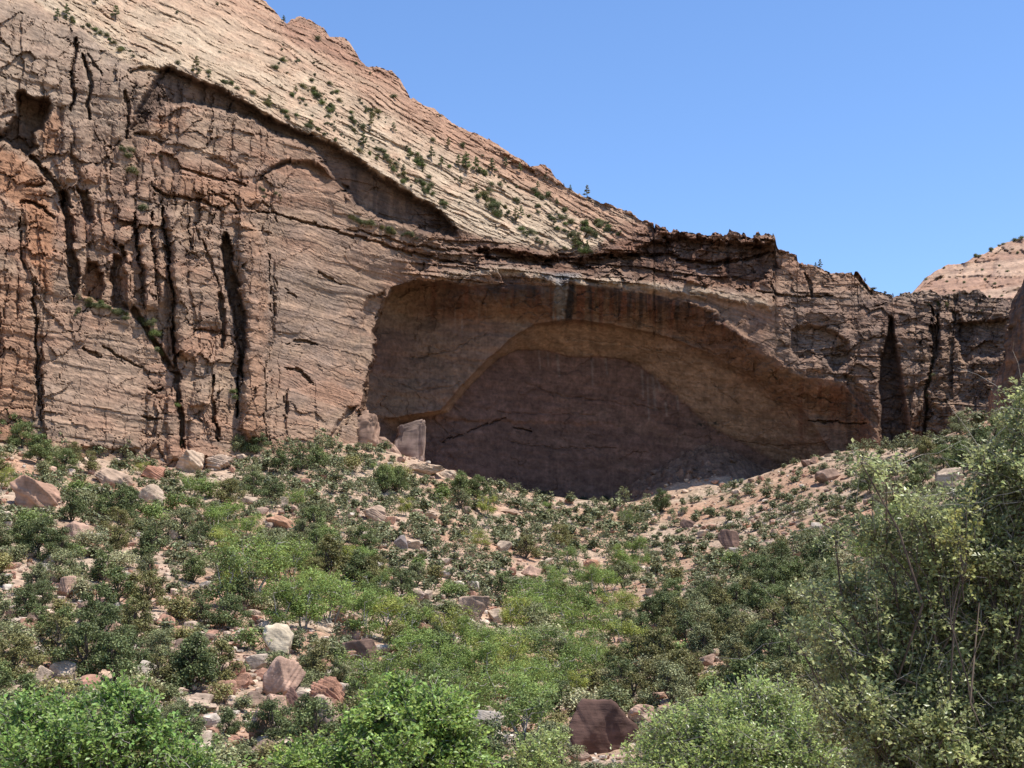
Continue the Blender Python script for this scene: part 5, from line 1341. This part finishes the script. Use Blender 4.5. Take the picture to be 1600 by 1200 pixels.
# ------------------------------------------------------------------ plants on the cliff
CL = [(30, 150, 'shaded hollow high on the left cliff'), (265, 104, 'left end of the dark overhang'), (400, 165, 'dark upper overhang'), (560, 250, 'dark stained overhang'), (700, 340, 'lower end of the overhang'),
      (480, 30, 'red knob on the skyline'), (610, 110, 'rounded knob on the skyline'), (720, 200, 'long bare skyline'), (850, 260, 'small red knob on the skyline'), (950, 320, 'skyline dip'), (1060, 360, 'banded shaded crest'),
      (365, 460, 'dark vertical slit'), (220, 400, 'row of rock pillars'), (160, 470, 'bushy ledge'), (120, 30, 'top of the left cliff'), (880, 420, 'blue-grey seep stain'), (1280, 420, 'notch'), (1400, 460, 'notch'),
      (1390, 560, 'dark chimney crack'), (1520, 400, 'pale slickrock hill'), (590, 350, 'green ledge'), (430, 290, 'small side arch')]
def cwhere(px, py):
    return where(px, py, CL).replace('uphill and ', 'above and ').replace('downhill and ', 'below and ').replace('uphill', 'above').replace('downhill', 'below').replace('above of', 'above').replace('well above and', 'above and').replace('well below and', 'below and').replace('below of', 'below')
def on_cliff(px, py):
    p = cliff_point(px, py); return (float(p[0]), float(p[1]) - .1, float(p[2]) - .15), float(p[1])

PINES = [(917, 309, 21), (1282, 420, 16), (1274, 420, 11), (567, 232, 28), (579, 200, 22), (420, 168, 22), (181, 30, 24), (104, 28, 24), (90, 30, 20), (306, 108, 24), (728, 270, 34), (745, 272, 30), (768, 272, 26), (716, 262, 22),
         (690, 262, 20), (658, 262, 20), (614, 208, 18), (463, 146, 14), (700, 232, 18), (640, 250, 20), (675, 250, 24), (790, 262, 18), (812, 270, 16), (892, 298, 11), (880, 291, 6), (150, 8, 20), (443, 36, 14), (852, 285, 16),
         (745, 300, 16), (720, 290, 16), (760, 330, 18), (806, 350, 26), (815, 340, 20), (900, 395, 26), (918, 392, 18), (840, 296, 14), (870, 320, 12), (112, 40, 14), (630, 270, 16), (610, 262, 12), (1352, 428, 8), (1395, 458, 8), (1208, 370, 6)]
for px_, py_, h_ in PINES:
    loc, d = on_cliff(px_, py_); h = h_ * d / F * 1.05; ti = int(RNG.integers(3))
    two_part('pine_tree', PIN_ME[int(RNG.integers(3))], jit(JT[ti][1]), loc, h, RNG.uniform(0, 6), f"{'tall' if h_ > 21 else 'small' if h_ < 13 else 'middling'} {JT[ti][0]} pine {cwhere(px_, py_)}", 'pine', 'pines on the slickrock')

spots = []
# strips of bushes along ledges
def strip(pts, n, lo, hi, jy=4):
    P = np.array(pts, float); L = np.r_[0, np.cumsum(np.hypot(*np.diff(P, axis=0).T))]
    for t in RNG.uniform(0, L[-1], n):
        spots.append((float(np.interp(t, L, P[:, 0]) + RNG.normal(0, 2)), float(np.interp(t, L, P[:, 1]) + RNG.normal(0, jy)), RNG.uniform(lo, hi)))
strip([(545, 342), (575, 350), (600, 358), (618, 364)], 15, 8, 15, 3)
strip([(622, 367), (660, 374)], 6, 5, 9, 2)
strip([(118, 472), (150, 480), (180, 488), (200, 496)], 17, 8, 14, 3)
strip([(215, 492), (240, 520), (250, 560), (262, 545)], 16, 9, 18, 8)
strip([(120, 480), (125, 515)], 4, 6, 10)
strip([(196, 235), (205, 250), (206, 275)], 6, 8, 18, 4)
strip([(400, 296), (412, 302), (440, 312)], 6, 5, 9, 2)
strip([(218, 328), (236, 335)], 3, 10, 14, 2)
strip([(225, 240), (276, 255), (300, 205)], 4, 4, 7, 4)
strip([(75, 20), (130, 40), (165, 55), (195, 85), (215, 95)], 22, 5, 10, 4)
strip([(270, 95), (320, 118), (380, 142), (430, 170), (480, 195), (525, 222)], 30, 5, 11, 4)
strip([(560, 240), (610, 262), (660, 295), (700, 325)], 26, 6, 12, 6)
strip([(1350, 448), (1400, 460), (1440, 458)], 9, 4, 8, 2)
strip([(1440, 470), (1480, 480), (1540, 482)], 10, 4, 9, 6)
strip([(860, 350), (900, 362), (960, 355)], 14, 6, 13, 7)
strip([(880, 388), (925, 392)], 6, 8, 15, 3)
strip([(1010, 352), (1060, 362), (1200, 370)], 6, 3, 5, 1)
strip([(260, 600), (280, 640)], 3, 8, 12, 3)
strip([(365, 615), (368, 665)], 3, 8, 12, 3)
strip([(1463, 560), (1450, 610), (1446, 660)], 6, 6, 11, 4)
# scattered bushes on the slickrock, thicker towards its lower right
CEN = [(RNG.uniform(420, 960), RNG.uniform(0, 1)) for _ in range(26)]
nk = 0
while nk < 330:
    px_, py_ = RNG.uniform(230, 1000), RNG.uniform(0, 370)
    if RNG.random() < .55:
        cx_, ct_ = CEN[int(RNG.integers(len(CEN)))]
        px_ = cx_ + RNG.normal(0, 16); r0, r1 = np.interp(px_, *zip(*SKYLINE)), np.interp(px_, *zip(*RIM))
        py_ = r0 + (r1 - r0) * (.35 + .62 * ct_) + .45 * (px_ - cx_) + RNG.normal(0, 4)
    rm = np.interp(px_, *zip(*RIM)); sk = np.interp(px_, *zip(*SKYLINE))
    if not (sk + 4 < py_ < rm - 4): continue
    t = (py_ - sk) / (rm - sk)
    den = (.18 + .5 * t) * (.5 + .9 * min(1, max(0, (px_ - 450) / 250)))
    if RNG.random() < den * (.4 + 1.2 * (fbm(np.array([px_ / 50.]), np.array([py_ / 30.]), 2, 77)[0] > -.05)):
        spots.append((px_, py_, RNG.uniform(3, 7) if RNG.random() < .6 else RNG.uniform(7, 13))); nk += 1
spots.sort(key=lambda s: -s[2])
VV, FF, o_ = [], [], 0
for px_, py_, h_ in spots[270:]:
    loc, d = on_cliff(px_, py_); h = h_ * d / F; v, f = SHR[int(RNG.integers(5))]
    vv = v.reshape(-1, 4, 3)[RNG.permutation(len(v) // 4)[:220]]; cen = vv.mean(1, keepdims=True); vv = (cen + (vv - cen) * 2.6).reshape(-1, 3) * h + np.array(loc)
    i4 = np.arange(len(vv) // 4)[:, None] * 4
    FF.append(np.concatenate([i4 + [0, 1, 2], i4 + [0, 2, 3]]) + o_); VV.append(vv); o_ += len(vv)
o = link('brush', mesh_np('brush', np.concatenate(VV), np.concatenate(FF)), M_LEAF); o.color = (.11, .12, .06, 1)
tag(o, 'tiny dark bushes dotted over the slickrock slope', 'brush', kind='stuff')
for px_, py_, h_ in spots[:270]:
    loc, d = on_cliff(px_, py_); h = h_ * d / F; ti = int(RNG.choice([0, 2, 3, 4, 4])); va = int(RNG.integers(5))
    col_ = jit(tuple(v * .72 for v in ST[ti][1]))
    one_part('desert_bush', SHR_ME[va], col_, loc, h, RNG.uniform(0, 6), f"{'large' if h_ > 10 else 'tiny' if h_ < 5 else 'small'} {ST[ti][0]} {SSHAPE[va]} bush {cwhere(px_, py_).replace('well ', '').replace('small red knob on the skyline', 'small skyline knob').replace('left end of the dark overhang', 'left overhang end').replace('lower end of the overhang', 'lower overhang end')}", 'bush', 'bushes on the cliff and slickrock')

# bushes along the far hill's edge
for px_, dy_, h_ in ((1447, 0, 6), (1475, 0, 5), (1523, 0, 9), (1530, 1, 6), (1548, 0, 10), (1560, 0, 7), (1568, 0, 6), (1585, 0, 8), (1596, 0, 9), (1505, 30, 6), (1540, 40, 7), (1480, 25, 5), (1555, 55, 6), (1520, 52, 6), (1470, 12, 4), (1490, 40, 5), (1500, 18, 4), (1512, 60, 5), (1534, 24, 6), (1545, 70, 6), (1560, 30, 5), (1575, 45, 6), (1590, 20, 6), (1565, 80, 5), (1582, 90, 6), (1460, 30, 4)):
    j = int(np.argmin(np.abs(hx - px_))); i = int(np.argmin(np.abs(hp[:, j] - (ht[j] + dy_ + 2)))); p = HV[i, j]
    h = h_ * float(p[1]) / F; va = int(RNG.integers(5))
    one_part('desert_bush', SHR_ME[va], jit(ST[4][1]), (float(p[0]), float(p[1]), float(p[2]) - .2), h, 1.0, f"{'small' if h_ < 7 else 'larger'} {SSHAPE[va]} bush {'on the rim' if dy_ == 0 else 'on the face'} of the pale hill beyond the notch", 'bush', 'bushes on the far hill')
# bushes in the shade of the arch, that shade painted into their colour
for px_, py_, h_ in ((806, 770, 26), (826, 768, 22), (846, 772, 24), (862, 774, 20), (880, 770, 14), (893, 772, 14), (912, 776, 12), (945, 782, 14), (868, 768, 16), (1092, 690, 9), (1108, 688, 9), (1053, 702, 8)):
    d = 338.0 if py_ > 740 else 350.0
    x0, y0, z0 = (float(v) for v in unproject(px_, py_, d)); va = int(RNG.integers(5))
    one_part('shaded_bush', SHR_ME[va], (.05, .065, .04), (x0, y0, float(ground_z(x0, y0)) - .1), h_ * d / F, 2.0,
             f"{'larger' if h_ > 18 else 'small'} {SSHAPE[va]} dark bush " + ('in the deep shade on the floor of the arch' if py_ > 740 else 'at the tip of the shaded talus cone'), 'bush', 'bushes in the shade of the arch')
# ------------------------------------------------------------------ the near trees
def near_tree(name, label, cat, base, ells, D0, twigs, per, leaf, leafmat, barkmat, seed, twig_len=.28, trunk_r=.06, sticks=0, droop=.0, group=None):
    """ells: (px, py, rx, ry, depth offset m): the masses of the crown, seen from the road; base: ground point of the stem"""
    rg = np.random.default_rng(seed)
    E = []
    DN = []
    for px_, py_, rx, ry, dd, *den in ells:
        DN.append(den[0] if den else 1.0)
        c = np.array([float(v) for v in unproject(float(px_), float(py_), D0 + dd)]); k = (D0 + dd) / F
        E.append((c, np.array([rx * k, max(rx, ry) * k * 1.1, ry * k])))
    w = np.array([e[1][0] * e[1][2] * k for e, k in zip(E, DN)]); w = w / w.sum()
    base = np.array(base, float)
    limbs, tw, LP, LA = [], [], [], []
    fork = base + (np.mean([e[0] for e in E], 0) - base) * np.array([.35, .5, .45])
    limbs.append((bent(base, fork, rg, 6, .03), np.linspace(trunk_r, trunk_r * .7, 6)))
    for (c, r), wi in zip(E, w):
        p = bent(fork + rg.normal(size=3) * .03, c, rg, 8, .05)
        limbs.append((p, np.linspace(trunk_r * .55, trunk_r * .16, 8)))
        n = max(6, int(twigs * wi)); nsub = max(3, n // 9)
        subs = []
        for _ in range(nsub):
            d = unit(rg.normal(size=3) + np.array([0, 0, .25])); q = c + d * r * rg.uniform(.3, .95)
            s0 = p[rg.integers(4, 8)]
            b = bent(s0, q, rg, 6, .07); subs.append(b)
            limbs.append((b, np.linspace(trunk_r * .16, trunk_r * .05, 6)))
        for _ in range(n):
            b = subs[rg.integers(nsub)]
            if rg.random() < .62: s0 = b[rg.integers(2, 6)]
            else: s0 = c + unit(rg.normal(size=3)) * r * rg.uniform(.2, .9)
            d = unit(unit(s0 - c + 1e-3) * .7 + rg.normal(size=3) * .6 + np.array([0, 0, .35 - droop]))
            e = s0 + d * twig_len * rg.uniform(.6, 1.3)
            t = bent(s0, e, rg, 4, .06); tw.append((t, np.linspace(trunk_r * .045, trunk_r * .02, 4)))
            m = rg.poisson(per); u = rg.uniform(.1, 1.05, m)
            LP.append(s0 + (e - s0) * u[:, None] + rg.normal(size=(m, 3)) * twig_len * .13)
            LA.append(unit((d * .5 + rg.normal(size=(m, 3)) * .8) * np.array([1, 1, .7])))
    for _ in range(sticks):
        c, r = E[rg.choice(len(E), p=w)]
        s0 = c + unit(rg.normal(size=3)) * r * .6; d = unit(rg.normal(size=3) * np.array([1, .6, .8]) + np.array([-.5, -.3, .5]))
        tw.append((bent(s0, s0 + d * rg.uniform(.25, .7), rg, 5, .05), np.linspace(trunk_r * .085, trunk_r * .03, 5)))
    LP = np.concatenate(LP); LA = np.concatenate(LA); n = len(LP)
    Wd = unit(np.cross(LA, rg.normal(size=(n, 3)) * .45 + np.array([0.25, -.55, .9])))
    Wd *= np.where(np.cross(LA, Wd)[:, 2:3] < 0, -1, 1)
    v, f = leaf_quads(LP, LA, Wd, leaf * rg.uniform(.6, 1.3, n), .35)
    r = bpy.data.objects.new(name, None); COL.objects.link(r); r.location = base
    tag(r, label, cat, group)
    tv, tf = tubes(limbs, 6); link('trunk', mesh_np('limbs', tv - base, tf, True), barkmat, r)
    tv, tf = tubes(tw, 3); link('twigs', mesh_np('twigs', tv - base, tf), M_PALEBARK, r)
    link('crown', mesh_np('leaves', v - base, f), leafmat, r)
    return n

M_STEM = plain_material('grey brown bark', (.17, .145, .12))
M_OAK = leaf_material('bright near leaves', (.20, .30, .07), .35, .4, .42, .35)
M_OAK2 = leaf_material('sunny near leaves', (.225, .32, .07), .35, .4, .42, .35)
M_ASH = leaf_material('olive near leaves', (.34, .37, .155), .48, .5, .36, .45)
M_ASH2 = leaf_material('fresh near leaves', (.32, .39, .12), .48, .45, .36, .45)
M_YEL = leaf_material('yellowing leaves', (.30, .30, .09), .3, .4, .4, .3)

def gbase(px_, d):
    x0, y0, z0 = unproject(float(px_), 1000.0, float(d))
    return (float(x0), float(y0), float(ground_z(x0, y0)) - .1)

near_tree('oak_tree', 'bright green leafy tree filling the bottom left corner', 'tree', gbase(130, 26),
          [(40, 1135, 62, 42, 0), (105, 1120, 52, 34, .4), (180, 1088, 34, 26, 0), (205, 1125, 50, 42, -.3), (150, 1165, 80, 48, -.6), (40, 1190, 70, 46, -.8), (255, 1150, 40, 40, 0), (285, 1195, 46, 30, -.5), (340, 1212, 34, 14, -.4),
           (-60, 1150, 60, 60, 0), (120, 1250, 160, 60, 0), (300, 1275, 70, 40, 0)], 26.0, 2600, 16, .092, M_OAK, M_BARK, 21, .36, .16)
near_tree('oak_tree', 'sunlit bright green tree at the bottom beside the flat grey boulder', 'tree', gbase(620, 25),
          [(627, 1090, 26, 20, 0), (680, 1092, 26, 20, 0), (715, 1110, 22, 22, .2), (600, 1125, 46, 36, 0), (665, 1130, 60, 40, -.3), (715, 1165, 40, 44, 0), (560, 1170, 50, 34, .2), (630, 1180, 80, 44, -.6), (480, 1190, 60, 20, 0),
           (720, 1200, 46, 36, -.3), (600, 1250, 140, 50, -.2), (455, 1225, 46, 20, 0)], 25.0, 2300, 16, .092, M_OAK2, M_BARK, 22, .34, .14)
near_tree('serviceberry_bush', 'yellow-green thin bush at the bottom between the gully trees and the red bluff', 'bush', gbase(850, 55),
          [(845, 1180, 30, 40, 0), (870, 1165, 18, 30, .5), (820, 1190, 24, 30, 0), (850, 1230, 40, 40, 0)], 55.0, 260, 12, .15, M_ASH2, M_BARK, 25, .5, .10)
near_tree('ash_tree', 'fresh green bush at the bottom below the large pale-twigged bush', 'bush', gbase(1150, 15),
          [(1172, 1092, 38, 26, 0), (1220, 1115, 44, 40, .1), (1120, 1120, 50, 34, 0), (1060, 1150, 56, 34, 0), (1010, 1185, 40, 26, .2), (1150, 1160, 90, 46, -.3), (1260, 1170, 60, 50, -.2), (1090, 1210, 110, 40, -.3), (1220, 1230, 100, 50, -.3)],
          15.0, 2600, 13, .042, M_ASH2, M_STEM, 23, .22, .07, 30)
near_tree('ash_tree', 'big olive-green bush with pale twigs filling the right side of the view', 'bush', gbase(1560, 9.6),
          [(1345, 722, 20, 12, -.1, .8), (1385, 745, 30, 16, 0, .8), (1435, 790, 40, 24, 0, .7), (1510, 800, 60, 44, .2, .9), (1545, 730, 34, 34, .1), (1585, 670, 26, 44, .2), (1612, 640, 36, 56, .3), (1605, 770, 56, 66, .1), (1305, 845, 22, 14, .1, .6),
           (1365, 845, 46, 34, .1, .6), (1450, 860, 74, 52, .2, .8), (1550, 880, 86, 66, .2), (1268, 925, 36, 22, 0, .55), (1345, 935, 70, 46, .2, .6), (1450, 960, 96, 66, .3, .9), (1560, 980, 90, 80, .2), (1245, 1000, 36, 20, 0, .5),
           (1335, 1030, 76, 50, .2, .7), (1440, 1060, 96, 66, .2), (1560, 1090, 90, 80, .2), (1350, 1120, 80, 50, -.1, .9), (1460, 1150, 100, 70, 0), (1580, 1180, 90, 80, 0), (1700, 900, 110, 200, .2, .5), (1700, 1150, 120, 160, .2, .5), (1420, 1240, 160, 60, 0, .6)],
          9.6, 10500, 11, .036, M_ASH, M_BARK, 24, .13, .032, 260)
near_tree('ash_tree', 'yellowing spray of leaves inside the large pale-twigged bush', 'bush', gbase(1500, 9.2),
          [(1500, 845, 20, 22, 0), (1485, 815, 14, 10, 0), (1510, 800, 10, 10, 0)], 9.35, 60, 9, .034, M_YEL, M_BARK, 26, .14, .02)
